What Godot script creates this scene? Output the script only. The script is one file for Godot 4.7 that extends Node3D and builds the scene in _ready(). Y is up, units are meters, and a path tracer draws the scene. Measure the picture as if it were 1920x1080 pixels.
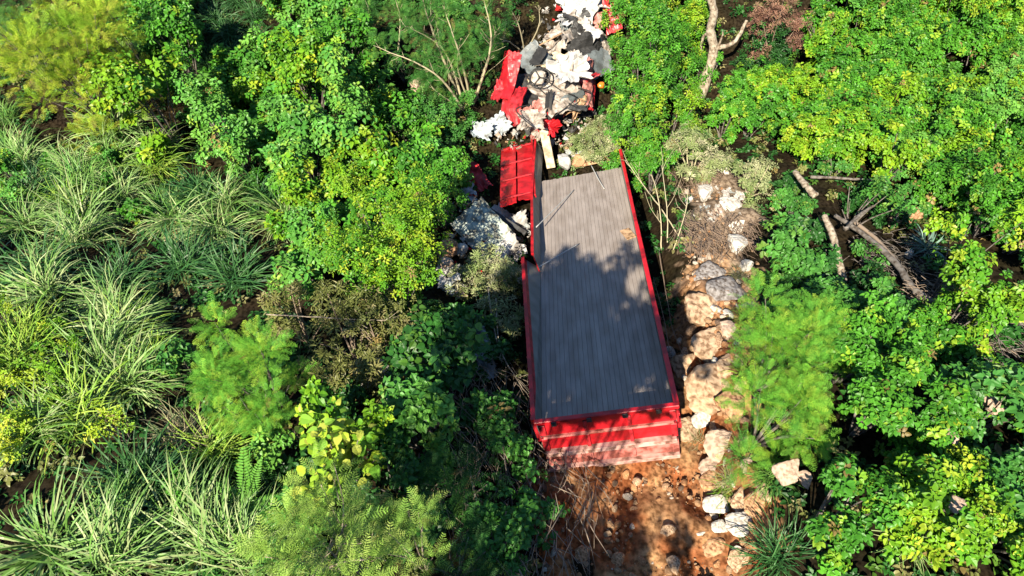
extends Node3D

# ---------------------------------------------------------------- helpers
var rng := RandomNumberGenerator.new()
var lumps := FastNoiseLite.new()
var taken := {}
var M := {}
var shape := {}
var dirt_outline := PackedVector2Array()
var clear_outlines := []

func ss(a: float, b: float, x: float) -> float:
	var t := clampf((x - a) / (b - a), 0.0, 1.0)
	return t * t * (3.0 - 2.0 * t)

func soft(x: float, w: float) -> float:
	var q := x / w
	return w * (q if q > 30.0 else log(1.0 + exp(q)))

func terrain(x: float, z: float) -> float:      # a hillside that falls to a valley bottom, with the gully that the truck lies in
	var g := 0.39 * (z + 4.46) + 0.6 * soft(-15.6 - z, 1.0) - 0.3 * soft(z - 6.0, 2.0)
	var v := x - 1.85
	var h := g + ss(-17.5, -13.5, z) * (0.95 * ss(1.75, 2.6, v) + 0.5 * ss(-1.9, -4.0, v) + 0.13 * clampf(v, -2.0, 2.0))
	return h + 0.07 * soft(v - 3.0, 1.0) + 0.02 * soft(-v - 4.0, 1.0)

func on(p: Vector3) -> Vector3:                 # y is a height above the ground
	return Vector3(p.x, terrain(p.x, p.z) + p.y, p.z)

func numbered(called: String) -> String:
	if not taken.has(called):
		taken[called] = 0
		return called
	taken[called] += 1
	return "%s_%03d" % [called, taken[called]]

func tag(o: Node, label: String, category: String, group := "", kind := "") -> void:
	if label != "": o.set_meta("label", label)
	if category != "": o.set_meta("category", category)
	if group != "": o.set_meta("group", group)
	if kind != "": o.set_meta("kind", kind)

func thing(called: String, label: String, category: String, at: Vector3, group := "") -> Node3D:
	var o := Node3D.new()
	o.name = numbered(called)
	add_child(o, true)
	o.position = at
	tag(o, label, category, group)
	return o

func part(called: String, mesh: Mesh, mat: Material, parent: Node, at := Transform3D()) -> MeshInstance3D:
	var o := MeshInstance3D.new()
	o.name = called
	o.mesh = mesh
	o.material_override = mat
	o.transform = at
	parent.add_child(o, true)
	return o

func solo(called: String, mesh: Mesh, mat: Material, label: String, category: String, at: Transform3D, group := "") -> MeshInstance3D:
	var o := MeshInstance3D.new()
	o.name = numbered(called)
	o.mesh = mesh
	o.material_override = mat
	o.transform = at
	add_child(o, true)
	tag(o, label, category, group)
	return o

func copies(called: String, mesh: Mesh, mat: Material, parent: Node, at: Array, col: Array) -> MultiMeshInstance3D:
	var mm := MultiMesh.new()
	mm.transform_format = MultiMesh.TRANSFORM_3D
	mm.use_colors = true
	mm.mesh = mesh
	mm.instance_count = at.size()
	for i in at.size():
		mm.set_instance_transform(i, at[i])
		mm.set_instance_color(i, col[i])
	var o := MultiMeshInstance3D.new()
	o.name = called
	o.multimesh = mm
	o.material_override = mat
	parent.add_child(o, true)
	o.set_meta("kind", "stuff")
	return o

func new_st(smooth := false) -> SurfaceTool:
	var st := SurfaceTool.new()
	st.begin(Mesh.PRIMITIVE_TRIANGLES)
	st.set_smooth_group(0 if smooth else -1)
	return st

func done(st: SurfaceTool) -> ArrayMesh:
	st.generate_normals()
	return st.commit()

func tri(st: SurfaceTool, a: Vector3, b: Vector3, c: Vector3) -> void:
	st.add_vertex(a); st.add_vertex(b); st.add_vertex(c)

func quad(st: SurfaceTool, a: Vector3, b: Vector3, c: Vector3, d: Vector3) -> void:
	tri(st, a, b, c); tri(st, a, c, d)

func box(st: SurfaceTool, lo: Vector3, hi: Vector3, bev := 0.0) -> void:     # an axis-aligned box with chamfered edges
	var c := (lo + hi) * 0.5
	var e := (hi - lo) * 0.5
	var b := minf(bev, minf(e.x, minf(e.y, e.z)) * 0.6)
	var f := func(sx: float, sy: float, sz: float, ax: int) -> Vector3:
		var q := Vector3(e.x - (0.0 if ax == 0 else b), e.y - (0.0 if ax == 1 else b), e.z - (0.0 if ax == 2 else b))
		return c + Vector3(q.x * sx, q.y * sy, q.z * sz)
	for s in [-1.0, 1.0]:
		var ks = [[-1.0, -1.0], [1.0, -1.0], [1.0, 1.0], [-1.0, 1.0]]
		if s > 0: ks.reverse()
		quad(st, f.call(s, ks[0][0], ks[0][1], 0), f.call(s, ks[1][0], ks[1][1], 0), f.call(s, ks[2][0], ks[2][1], 0), f.call(s, ks[3][0], ks[3][1], 0))
		quad(st, f.call(ks[0][1], s, ks[0][0], 1), f.call(ks[1][1], s, ks[1][0], 1), f.call(ks[2][1], s, ks[2][0], 1), f.call(ks[3][1], s, ks[3][0], 1))
		quad(st, f.call(ks[0][0], ks[0][1], s, 2), f.call(ks[1][0], ks[1][1], s, 2), f.call(ks[2][0], ks[2][1], s, 2), f.call(ks[3][0], ks[3][1], s, 2))
	if b <= 0.0: return
	for s in [-1.0, 1.0]:
		for t in [-1.0, 1.0]:
			var q = [f.call(-1.0, s, t, 1), f.call(1.0, s, t, 1), f.call(1.0, s, t, 2), f.call(-1.0, s, t, 2)]
			if s * t > 0: q.reverse()
			quad(st, q[0], q[1], q[2], q[3])
			q = [f.call(s, -1.0, t, 0), f.call(s, 1.0, t, 0), f.call(s, 1.0, t, 2), f.call(s, -1.0, t, 2)]
			if s * t < 0: q.reverse()
			quad(st, q[0], q[1], q[2], q[3])
			q = [f.call(s, t, -1.0, 0), f.call(s, t, 1.0, 0), f.call(s, t, 1.0, 1), f.call(s, t, -1.0, 1)]
			if s * t > 0: q.reverse()
			quad(st, q[0], q[1], q[2], q[3])
			for r in [-1.0, 1.0]:
				var w = [f.call(s, t, r, 0), f.call(s, t, r, 1), f.call(s, t, r, 2)]
				if s * t * r < 0: w.reverse()
				tri(st, w[0], w[1], w[2])

func box_mesh(lo: Vector3, hi: Vector3, bev := 0.006) -> ArrayMesh:
	var st := new_st()
	box(st, lo, hi, bev)
	return done(st)

func tube(st: SurfaceTool, pts: Array, r0: float, r1: float, sides := 6, knobs := 0.0) -> void:
	var rings := []
	var n := pts.size()
	var side := Vector3(0.31, 0.2, 0.93)
	for i in n:
		var d: Vector3 = (pts[mini(i + 1, n - 1)] - pts[maxi(i - 1, 0)]).normalized()
		var a := side.cross(d)
		if a.length() < 0.05: a = Vector3.UP.cross(d)
		a = a.normalized()
		var b := d.cross(a)
		side = -a.cross(d) if i < 0 else side
		var r := lerpf(r0, r1, float(i) / maxf(1.0, n - 1.0)) * (1.0 + knobs * rng.randf_range(-1.0, 1.0))
		var ring := []
		for k in sides:
			var w := TAU * k / sides
			ring.append(pts[i] + (a * cos(w) + b * sin(w)) * r)
		rings.append(ring)
	for i in n - 1:
		for k in sides:
			var k2 := (k + 1) % sides
			quad(st, rings[i][k], rings[i][k2], rings[i + 1][k2], rings[i + 1][k])
	for k in range(1, sides - 1):
		tri(st, rings[0][0], rings[0][k + 1], rings[0][k])
		tri(st, rings[n - 1][0], rings[n - 1][k], rings[n - 1][k + 1])

func curve(pts: Array, steps := 5, wob := 0.0) -> Array:         # a smooth line through the points
	var out := []
	for i in pts.size() - 1:
		var p0: Vector3 = pts[maxi(i - 1, 0)]
		var p1: Vector3 = pts[i]
		var p2: Vector3 = pts[i + 1]
		var p3: Vector3 = pts[mini(i + 2, pts.size() - 1)]
		for k in steps:
			out.append(p1.cubic_interpolate(p2, p0, p3, float(k) / steps) + Vector3(rng.randf_range(-wob, wob), rng.randf_range(-wob, wob), rng.randf_range(-wob, wob)))
	out.append(pts[pts.size() - 1])
	return out

func lean(up: Vector3, spin: float, s := 1.0) -> Basis:          # y along up, turned about it by spin
	var y := up.normalized()
	var x := y.cross(Vector3(0.13, 0.21, 0.97)).normalized()
	return (Basis(x, y, x.cross(y)) * Basis(Vector3.UP, spin)).scaled_local(Vector3.ONE * s)

func rand_dir() -> Vector3:
	var v := Vector3(rng.randfn(), rng.randfn(), rng.randfn())
	return v.normalized() if v.length() > 0.01 else Vector3.UP

# ---------------------------------------------------------------- materials
func noise_texture(freq: float, ramp: Array, sd: int, normal := false, bump := 4.0) -> NoiseTexture2D:
	var n := FastNoiseLite.new()
	n.seed = sd
	n.frequency = freq
	n.fractal_octaves = 5
	var t := NoiseTexture2D.new()
	t.width = 512; t.height = 512
	t.seamless = true
	t.noise = n
	if normal:
		t.as_normal_map = true
		t.bump_strength = bump
	else:
		var g := Gradient.new()
		g.offsets = PackedFloat32Array([0.25, 0.5, 0.75])
		g.colors = PackedColorArray(ramp)
		t.color_ramp = g
	return t

func plain(lin: Color, rough: float, spec := 0.5, tex: Texture2D = null, nrm: Texture2D = null, scale := 1.0, depth := 1.0) -> StandardMaterial3D:
	var m := StandardMaterial3D.new()
	m.albedo_color = lin.linear_to_srgb()
	m.roughness = rough
	m.metallic_specular = spec
	m.cull_mode = BaseMaterial3D.CULL_DISABLED
	if tex or nrm:
		m.uv1_triplanar = true
		m.uv1_scale = Vector3.ONE * scale
	if tex: m.albedo_texture = tex
	if nrm:
		m.normal_enabled = true
		m.normal_texture = nrm
		m.normal_scale = depth
	return m

func leafy(rough: float, through: float) -> StandardMaterial3D:
	var m := plain(Color.WHITE, rough, 0.35)
	m.vertex_color_use_as_albedo = true
	m.backlight_enabled = true
	m.backlight = Color(through, through, through * 0.6)
	return m

func make_materials() -> void:
	var W := Color.WHITE
	var mottle := noise_texture(0.006, [Color(0.72, 0.7, 0.68), Color(0.92, 0.92, 0.92), W], 11)
	var grime := noise_texture(0.008, [Color(0.55, 0.5, 0.46), Color(0.86, 0.85, 0.84), W], 12)
	var streak := noise_texture(0.007, [Color(0.82, 0.8, 0.78), Color(0.9, 0.89, 0.88), Color(0.97, 0.96, 0.95)], 13)
	var rough_n := noise_texture(0.035, [], 14, true, 2.5)
	var dent_n := noise_texture(0.008, [], 15, true, 3.0)
	M.leaf = leafy(0.42, 0.55)
	M.leaf_soft = leafy(0.6, 0.6)
	M.grass = leafy(0.46, 0.45)
	M.bark_pale = plain(Color(0.42, 0.36, 0.28), 0.85, 0.3, grime, rough_n, 1.7)
	M.bark = plain(Color(0.21, 0.19, 0.17), 0.9, 0.3, grime, rough_n, 1.5)
	M.straw = plain(Color(0.42, 0.37, 0.24), 0.8, 0.3)
	M.twig_dark = plain(Color(0.26, 0.2, 0.15), 0.9, 0.3)
	M.twig_brown = plain(Color(0.23, 0.165, 0.12), 0.9, 0.3)
	M.soil = plain(W, 1.0, 0.15, noise_texture(0.03, [Color(0.5, 0.47, 0.45), Color(0.85, 0.84, 0.82), W], 16), rough_n, 0.45, 1.4)
	M.soil.vertex_color_use_as_albedo = true
	M.red = plain(Color(0.56, 0.012, 0.02), 0.38, 0.5, mottle, dent_n, 0.6, 0.5)
	M.red_worn = plain(Color(0.5, 0.02, 0.03), 0.5, 0.5, grime, dent_n, 0.8, 0.9)
	M.red_glare_dust = plain(Color(0.6, 0.2, 0.17), 0.8, 0.3, grime, dent_n, 0.6, 0.5)  # red paled by dust and by sun glare put into the colour
	M.glare_dust_white = plain(Color(0.6, 0.36, 0.31), 0.85, 0.3, grime, null, 0.7)  # dust tone that also carries the white sun glare of the ledges
	M.steel_in = plain(Color(0.23, 0.235, 0.215), 0.6, 0.5, streak, dent_n, 0.5, 0.3)
	M.frame = plain(Color(0.045, 0.045, 0.045), 0.6, 0.5, grime, null, 1.0)
	for k in 4:
		var t: float = [0.97, 1.0, 1.03, 0.99][k]
		var m := plain(Color(0.37 * t, 0.325 * t, 0.295 * t), 0.72, 0.35, streak)
		m.uv1_world_triplanar = true
		m.uv1_scale = Vector3(0.8, 0.4, 0.3)
		M["board%d" % k] = m
	M.steel_rod = plain(Color(0.4, 0.4, 0.38), 0.45, 0.5)
	M.white = plain(Color(0.58, 0.57, 0.55), 0.5, 0.5, mottle, dent_n, 0.7, 1.0)
	M.white_dirty = plain(Color(0.46, 0.41, 0.36), 0.7, 0.4, grime, dent_n, 0.9, 1.2)
	M.tan = plain(Color(0.52, 0.34, 0.2), 0.8, 0.3, grime, rough_n, 1.0)
	M.cream = plain(Color(0.62, 0.52, 0.36), 0.7, 0.3, mottle, rough_n, 1.0)
	M.pink = plain(Color(0.6, 0.25, 0.22), 0.6, 0.4, grime, dent_n, 1.0)
	M.slate = plain(Color(0.12, 0.14, 0.145), 0.5, 0.5, mottle, null, 1.0)
	M.pale_green = plain(Color(0.42, 0.49, 0.42), 0.5, 0.5, grime, dent_n, 0.8)
	M.pale_blue = plain(Color(0.42, 0.49, 0.53), 0.6, 0.4, grime, dent_n, 1.0)
	M.orange = plain(Color(0.75, 0.18, 0.02), 0.3, 0.5)
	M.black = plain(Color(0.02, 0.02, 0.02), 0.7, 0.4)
	M.stone_white = plain(Color(0.6, 0.56, 0.49), 0.9, 0.3, mottle, rough_n, 1.0)
	M.stone_tan = plain(Color(0.54, 0.38, 0.25), 0.95, 0.2, grime, rough_n, 0.8, 1.2)
	M.stone_orange = plain(Color(0.54, 0.32, 0.18), 0.95, 0.2, grime, rough_n, 0.8, 1.2)
	M.stone_pink = plain(Color(0.5, 0.37, 0.28), 0.95, 0.2, mottle, rough_n, 0.9)
	M.stone_grey = plain(Color(0.3, 0.28, 0.27), 0.95, 0.2, grime, rough_n, 0.9)
	M.stone_any = plain(W, 0.95, 0.2, grime, rough_n, 1.0)
	M.stone_any.vertex_color_use_as_albedo = true

# ---------------------------------------------------------------- shapes
func leaf(st: SurfaceTool, t: Transform3D, l: float, w: float, droop := 0.18) -> void:    # along x, blade folded along the middle
	var b := t * Vector3.ZERO
	var m1 := t * Vector3(0.34 * l, -0.03 * l, 0)
	var m2 := t * Vector3(0.7 * l, -0.35 * droop * l, 0)
	var tip := t * Vector3(l, -droop * l, 0)
	var y := 0.09 * w
	for s in [-1.0, 1.0]:
		var p := t * Vector3(0.12 * l, y * 2.0, 0.36 * w * s)
		var q := t * Vector3(0.42 * l, y * 2.2, 0.5 * w * s)
		var r := t * Vector3(0.76 * l, y - 0.35 * droop * l, 0.3 * w * s)
		tri(st, b, p, m1); tri(st, p, q, m1); tri(st, m1, q, m2); tri(st, q, r, m2); tri(st, m2, r, tip)

func sprig(count: int, len0: float, ratio: float, height: float, flat: float) -> ArrayMesh:
	var st := new_st()
	for i in count:
		var w := i * 2.4 + rng.randf_range(-0.4, 0.4)
		var up := flat + rng.randf_range(-0.3, 0.45)
		var f := float(i) / count
		var d := Vector3(cos(w), 0, sin(w))
		var t := Transform3D(Basis(Vector3.UP, -w) * Basis(Vector3.BACK, up) * Basis(Vector3.RIGHT, rng.randf_range(-0.5, 0.5)), Vector3(0, height * f - 0.5 * height, 0) + d * rng.randf_range(0.05, 0.5) * (1.0 - 0.55 * f))
		var l := len0 * rng.randf_range(0.65, 1.15) * (1.0 - 0.25 * f)
		leaf(st, t, l, l * ratio * rng.randf_range(0.85, 1.15), rng.randf_range(0.05, 0.35))
	return done(st)

func frond(pairs: int, leaflets: int, width: float) -> ArrayMesh:       # bipinnate frond along x, length 1
	var st := new_st()
	for i in pairs:
		var f := (i + 0.5) / pairs
		var base := Vector3(f, 0.1 * sin(f * 2.6) - 0.25 * f * f, 0)
		for s in [-1.0, 1.0]:
			var l := width * sin(PI * (0.14 + 0.78 * f)) * rng.randf_range(0.8, 1.15)
			var d := Vector3(0.5, rng.randf_range(-0.3, 0.2), s).normalized()
			var n := Vector3(0.86, 0, -0.5 * s)
			for k in leaflets:
				var g := (k + 0.6) / leaflets
				var o := base + d * l * g + Vector3(0, -0.12 * g * g * l, 0)
				var a := 0.26 * width / leaflets + 0.004
				for q in [-1.0, 1.0]:
					var e: Vector3 = o + (n * q * 0.9 + d * 0.5) * width * 0.115 * sin(PI * (0.15 + 0.8 * g)) + Vector3(0, rng.randf_range(-0.02, 0.02), 0)
					tri(st, o - d * a, e, o + d * a)
	for i in 4:
		var f := i / 4.0
		var f2 := (i + 1) / 4.0
		var p := Vector3(f, 0.1 * sin(f * 2.6) - 0.25 * f * f, 0)
		var p2 := Vector3(f2, 0.1 * sin(f2 * 2.6) - 0.25 * f2 * f2, 0)
		quad(st, p + Vector3(0, 0.004, -0.007), p2 + Vector3(0, 0.004, -0.005), p2 + Vector3(0, 0.004, 0.005), p + Vector3(0, 0.004, 0.007))
	return done(st)

func fern_frond() -> ArrayMesh:                 # once-pinnate, along x, length 1
	var st := new_st()
	for i in 20:
		var f := (i + 0.7) / 20.5
		var base := Vector3(f, 0.28 * f - 0.4 * f * f, 0)
		for s in [-1.0, 1.0]:
			var l := 0.17 * pow(sin(PI * pow(0.06 + 0.9 * f, 0.75)), 0.7)
			var t := Transform3D(Basis(Vector3.UP, -s * 1.25) * Basis(Vector3.RIGHT, rng.randf_range(-0.25, 0.25)), base)
			leaf(st, t, l, 0.042, 0.25)
	tube(st, curve([Vector3.ZERO, Vector3(0.5, 0.04, 0), Vector3(1, -0.12, 0)], 4), 0.007, 0.003, 4)
	return done(st)

func blade(st: SurfaceTool, base: Vector3, dir: float, l: float, w: float, rise: float, bend: float, col: Color, tipc: Color) -> void:
	var out := Vector3(cos(dir), 0, sin(dir))
	var side := Vector3(-sin(dir), 0, cos(dir))
	var p := base
	var ang := rise
	var n := 7
	var twist := rng.randf_range(-0.7, 0.7)
	var pl := Vector3.ZERO
	var pr := Vector3.ZERO
	var veer := rng.randf_range(-0.12, 0.12)
	for i in n + 1:
		var f := float(i) / n
		var ww := w * (0.55 + 0.9 * f if f < 0.45 else 0.955 * (1.0 - pow((f - 0.45) / 0.55, 1.6)) + 0.01)
		var up := (out * cos(ang) + Vector3.UP * sin(ang)).cross(side)
		var sd := (side * cos(twist * f) + up * sin(twist * f)).normalized()
		var a := p - sd * ww * 0.5
		var b := p + sd * ww * 0.5
		if i > 0:
			var c0 := col.lerp(tipc, f)
			st.set_color(c0)
			quad(st, pl, pr, b, a)
		pl = a; pr = b
		ang -= bend / n * (0.4 + 1.2 * f)
		out = out.rotated(Vector3.UP, veer)
		p += (out * cos(ang) + Vector3.UP * sin(ang)) * l / n

func tussock(count: int, l: float, w: float, spread: float, cols: Array, comb := Vector2.ZERO) -> ArrayMesh:
	var st := new_st()
	for i in count:
		var d := rng.randf() * TAU
		var v := Vector2(cos(d), sin(d)) + comb * rng.randf_range(0.4, 1.3)
		d = v.angle()
		var r := sqrt(rng.randf()) * spread
		var q := rng.randf() * TAU
		var c: Color = cols[rng.randi() % cols.size()]
		c = c * rng.randf_range(0.75, 1.25)
		blade(st, Vector3(cos(q) * r, -0.05, sin(q) * r), d, l * rng.randf_range(0.55, 1.15), w * rng.randf_range(0.7, 1.25), rng.randf_range(0.6, 1.5), rng.randf_range(0.9, 2.7), c * 0.9, c * 1.15)
	return done(st)

func ico(sub: int) -> Array:
	var p := (1.0 + sqrt(5.0)) / 2.0
	var v := [Vector3(-1, p, 0), Vector3(1, p, 0), Vector3(-1, -p, 0), Vector3(1, -p, 0), Vector3(0, -1, p), Vector3(0, 1, p), Vector3(0, -1, -p), Vector3(0, 1, -p), Vector3(p, 0, -1), Vector3(p, 0, 1), Vector3(-p, 0, -1), Vector3(-p, 0, 1)]
	var f := [[0, 11, 5], [0, 5, 1], [0, 1, 7], [0, 7, 10], [0, 10, 11], [1, 5, 9], [5, 11, 4], [11, 10, 2], [10, 7, 6], [7, 1, 8], [3, 9, 4], [3, 4, 2], [3, 2, 6], [3, 6, 8], [3, 8, 9], [4, 9, 5], [2, 4, 11], [6, 2, 10], [8, 6, 7], [9, 8, 1]]
	var out := []
	for q in f: out.append([v[q[0]].normalized(), v[q[1]].normalized(), v[q[2]].normalized()])
	for s in sub:
		var nx := []
		for q in out:
			var a: Vector3 = (q[0] + q[1]).normalized()
			var b: Vector3 = (q[1] + q[2]).normalized()
			var c: Vector3 = (q[2] + q[0]).normalized()
			nx.append([q[0], a, c]); nx.append([a, q[1], b]); nx.append([c, b, q[2]]); nx.append([a, b, c])
		out = nx
	return out

func rock(sub: int, cuts: int, size: Vector3) -> ArrayMesh:     # a lump cut by planes, with a rough skin
	var planes := []
	for i in cuts: planes.append([rand_dir(), rng.randf_range(0.45, 0.8)])
	var n := FastNoiseLite.new()
	n.seed = rng.randi() % 10000
	n.frequency = 1.3
	var st := new_st()
	for q in ico(sub):
		var w := []
		for v in q:
			var r := 1.0
			for c in planes:
				var k: float = c[0].dot(v)
				if k > 0.05: r = minf(r, c[1] / k)
			w.append(v * (r + 0.09 * n.get_noise_3dv(v * 1.4)) * size)
		tri(st, w[0], w[2], w[1])
	return done(st)

func sheet(w: float, d: float, amp: float, ragged: float, thick := 0.012, folds := 2.0) -> ArrayMesh:   # bent and torn sheet lying in x and z
	var n := FastNoiseLite.new()
	n.seed = rng.randi() % 10000
	n.frequency = 0.34 * folds
	n.fractal_octaves = 3
	n.noise_type = FastNoiseLite.TYPE_SIMPLEX
	var e := FastNoiseLite.new()
	e.seed = rng.randi() % 10000
	e.frequency = 0.9
	e.fractal_octaves = 2
	var nx := 16
	var nz := 16
	var creases := []
	for i in int(1.0 + folds * 1.3):
		var turn := rng.randf() * TAU
		creases.append([Vector2(cos(turn), sin(turn)), rng.randf_range(-0.7, 0.7), rng.randf_range(0.35, 1.1) * (1.0 if rng.randf() < 0.5 else -1.0)])
	var g := []
	for i in nx + 1:
		for k in nz + 1:
			var a := float(i) / nx * 2.0 - 1.0
			var b := float(k) / nz * 2.0 - 1.0
			var q := 1.0 + ragged * clampf(e.get_noise_2d(a * 2.0, b * 2.0) * 1.6, -0.7, 0.45)
			var p := Vector3(a * w * 0.5 * q, 0, b * d * 0.5 * q)
			for c in creases: p.y += amp * c[2] * absf(c[0].dot(Vector2(a, b)) - float(c[1]))
			p.y += amp * 0.22 * n.get_noise_2d(p.x * 3.0 + 7.0, p.z * 3.0)
			g.append(p)
	var st := new_st()
	var dn := Vector3(0, -thick, 0)
	var m := nz + 1
	for i in nx:
		for k in nz:
			var a: Vector3 = g[i * m + k]
			var b: Vector3 = g[(i + 1) * m + k]
			var c: Vector3 = g[(i + 1) * m + k + 1]
			var f: Vector3 = g[i * m + k + 1]
			quad(st, a, b, c, f)
			quad(st, f + dn, c + dn, b + dn, a + dn)
			if i == 0: quad(st, a, f, f + dn, a + dn)
			if i == nx - 1: quad(st, c, b, b + dn, c + dn)
			if k == 0: quad(st, b, a, a + dn, b + dn)
			if k == nz - 1: quad(st, f, c, c + dn, f + dn)
	return done(st)

func make_shapes() -> void:
	for k in 3:
		shape["broad%d" % k] = sprig(10, 0.62, 0.78, 0.7, 0.1)
		shape["fine%d" % k] = sprig(18, 0.36, 0.62, 0.9, 0.15)
		shape["lance%d" % k] = sprig(13, 0.7, 0.26, 0.8, 0.25)
		shape["feather%d" % k] = frond(11, 9, 0.3)
		shape["rock%d" % k] = rock(3, 12, Vector3(1.15, 0.85, 1.0))
		shape["slab%d" % k] = rock(3, 15, Vector3(1.2, 0.6, 0.95))
		shape["clod%d" % k] = rock(1, 6, Vector3(1, 0.7, 0.85))
	var pale := [Color(0.15, 0.26, 0.075), Color(0.1, 0.21, 0.04), Color(0.25, 0.31, 0.13)]
	var green := [Color(0.06, 0.17, 0.03), Color(0.1, 0.22, 0.04), Color(0.15, 0.26, 0.06)]
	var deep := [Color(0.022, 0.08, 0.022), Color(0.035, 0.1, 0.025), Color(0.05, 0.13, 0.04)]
	var lime := [Color(0.17, 0.3, 0.03), Color(0.23, 0.33, 0.05), Color(0.11, 0.23, 0.025)]
	var dry := [Color(0.28, 0.24, 0.14), Color(0.2, 0.19, 0.1), Color(0.12, 0.15, 0.06)]
	for k in 3:
		var comb := Vector2(rng.randf_range(-0.3, 0.7), rng.randf_range(-0.2, 0.8))
		shape["pale%d" % k] = tussock(210, 1.3, 0.024, 0.22, pale, comb)
		shape["green%d" % k] = tussock(210, 1.25, 0.023, 0.24, green, comb)
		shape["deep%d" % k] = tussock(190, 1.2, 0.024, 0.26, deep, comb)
		shape["lime%d" % k] = tussock(210, 1.05, 0.018, 0.26, lime, comb)
		shape["dry%d" % k] = tussock(150, 0.9, 0.014, 0.24, dry, comb)
	shape["star0"] = tussock(170, 1.35, 0.025, 0.16, pale)
	shape["spike0"] = tussock(46, 0.95, 0.055, 0.08, [Color(0.09, 0.17, 0.13), Color(0.13, 0.22, 0.17)])

# ---------------------------------------------------------------- plants
const LIME := [Color(0.16, 0.31, 0.012), Color(0.06, 0.2, 0.012), Color(0.3, 0.38, 0.025), 0.2]
const BRIGHT := [Color(0.075, 0.25, 0.018), Color(0.04, 0.155, 0.014), Color(0.22, 0.35, 0.025), 0.13]
const MINT := [Color(0.07, 0.24, 0.035), Color(0.12, 0.29, 0.04), Color(0.22, 0.35, 0.04), 0.12]
const SHADED_GREEN := [Color(0.025, 0.105, 0.015), Color(0.017, 0.065, 0.014), Color(0.08, 0.17, 0.02), 0.08]  # the shade of the thickets is put into these leaf colours
const OLIVE := [Color(0.15, 0.16, 0.045), Color(0.09, 0.11, 0.028), Color(0.25, 0.22, 0.1), 0.2]
const GOLD := [Color(0.3, 0.42, 0.02), Color(0.17, 0.33, 0.02), Color(0.42, 0.44, 0.05), 0.3]
const SILVER := [Color(0.25, 0.28, 0.13), Color(0.15, 0.21, 0.065), Color(0.36, 0.34, 0.21), 0.25]
const FERNY := [Color(0.065, 0.21, 0.03), Color(0.04, 0.145, 0.025), Color(0.14, 0.26, 0.04), 0.15]
const SOFT := [Color(0.27, 0.42, 0.07), Color(0.18, 0.34, 0.05), Color(0.33, 0.42, 0.1), 0.25]
const VIVID := [Color(0.14, 0.36, 0.03), Color(0.08, 0.28, 0.03), Color(0.28, 0.43, 0.04), 0.3]

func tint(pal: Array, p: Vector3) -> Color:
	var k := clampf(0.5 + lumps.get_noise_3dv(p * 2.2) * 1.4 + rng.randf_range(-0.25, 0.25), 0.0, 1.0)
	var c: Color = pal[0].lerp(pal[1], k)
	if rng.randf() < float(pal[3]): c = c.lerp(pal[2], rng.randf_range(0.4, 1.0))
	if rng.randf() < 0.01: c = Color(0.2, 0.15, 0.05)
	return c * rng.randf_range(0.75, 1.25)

func clear_of(p: Vector3) -> bool:
	for o in clear_outlines:
		if Geometry2D.is_point_in_polygon(Vector2(p.x, p.z), o): return false
	return true

func shrub(called: String, label: String, category: String, at: Vector3, r: float, kind: String, pal: Array, s: float, fill := 1.0, group := "", bark: String = "bark", skirt := 0.6) -> Node3D:
	# at: where the middle of the crown hangs (y above the ground); r its radius; s the size of a sprig
	var root := thing(called, label, category, on(Vector3(at.x, 0, at.z)), group)
	var st := new_st(true)
	var lobes := []
	var n := 5 + int(r * 4.0)
	for i in n:
		var w := rng.randf() * TAU
		var d := r * sqrt(rng.randf()) * 0.95
		lobes.append([Vector3(cos(w) * d, at.y + rng.randf_range(-0.45, 0.4) * r * (1.0 - 0.3 * d / r), sin(w) * d), r * rng.randf_range(0.22, 0.5)])
	for i in int(n * skirt):
		var w := rng.randf() * TAU
		var d := r * rng.randf_range(0.5, 1.1)
		lobes.append([Vector3(cos(w) * d, at.y * rng.randf_range(0.25, 0.8), sin(w) * d), r * rng.randf_range(0.18, 0.36)])
	n = lobes.size()
	for l in lobes:
		var c: Vector3 = l[0]
		var mid := c * Vector3(0.45, 0.55, 0.45) + Vector3(rng.randf_range(-0.1, 0.1), 0, rng.randf_range(-0.1, 0.1)) * r
		tube(st, curve([Vector3(c.x * 0.06, -0.1, c.z * 0.06), mid, c + Vector3(0, float(l[1]) * 0.6, 0)], 3), 0.018 + 0.014 * r, 0.006, 5, 0.1)
	part("stem", done(st), M[bark], root)
	var ats := []
	var cols := []
	var count := int(fill * (30.0 if kind == "feather" else 15.0) * r * r / (s * s))
	for i in count:
		var l: Array = lobes[rng.randi() % n]
		var d := rand_dir()
		if d.y < -0.35: d.y = -d.y
		var p: Vector3 = l[0] + d * float(l[1]) * (1.22 - 0.75 * pow(rng.randf(), 1.3)) * Vector3(1, 0.85, 1)
		if rng.randf() < 0.07: p = l[0] + (d + Vector3(0, 0.8, 0)) * float(l[1]) * rng.randf_range(0.9, 1.25)
		if not clear_of(root.position + p): continue
		if p.y + 0.0 < 0.08 + terrain(root.position.x + p.x, root.position.z + p.z) - root.position.y: continue
		var up := (d * 0.55 + Vector3.UP * 0.75 + rand_dir() * 0.45)
		var b: Basis
		if kind.begins_with("feather"):
			var out := (d + rand_dir() * 0.5 + Vector3(0, 0.25, 0)).normalized()
			var z := out.cross(Vector3.UP + rand_dir() * 0.4).normalized()
			b = Basis(out, z.cross(out), z).scaled_local(Vector3.ONE * s * rng.randf_range(0.8, 1.5))
		else:
			b = lean(up, rng.randf() * TAU, s * rng.randf_range(0.65, 1.3))
		ats.append(Transform3D(b, p))
		cols.append(tint(pal, root.position + p))
	copies("foliage", shape[kind + str(rng.randi() % 3)], M.leaf_soft if kind == "feather" else M.leaf, root, ats, cols)
	return root

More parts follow.
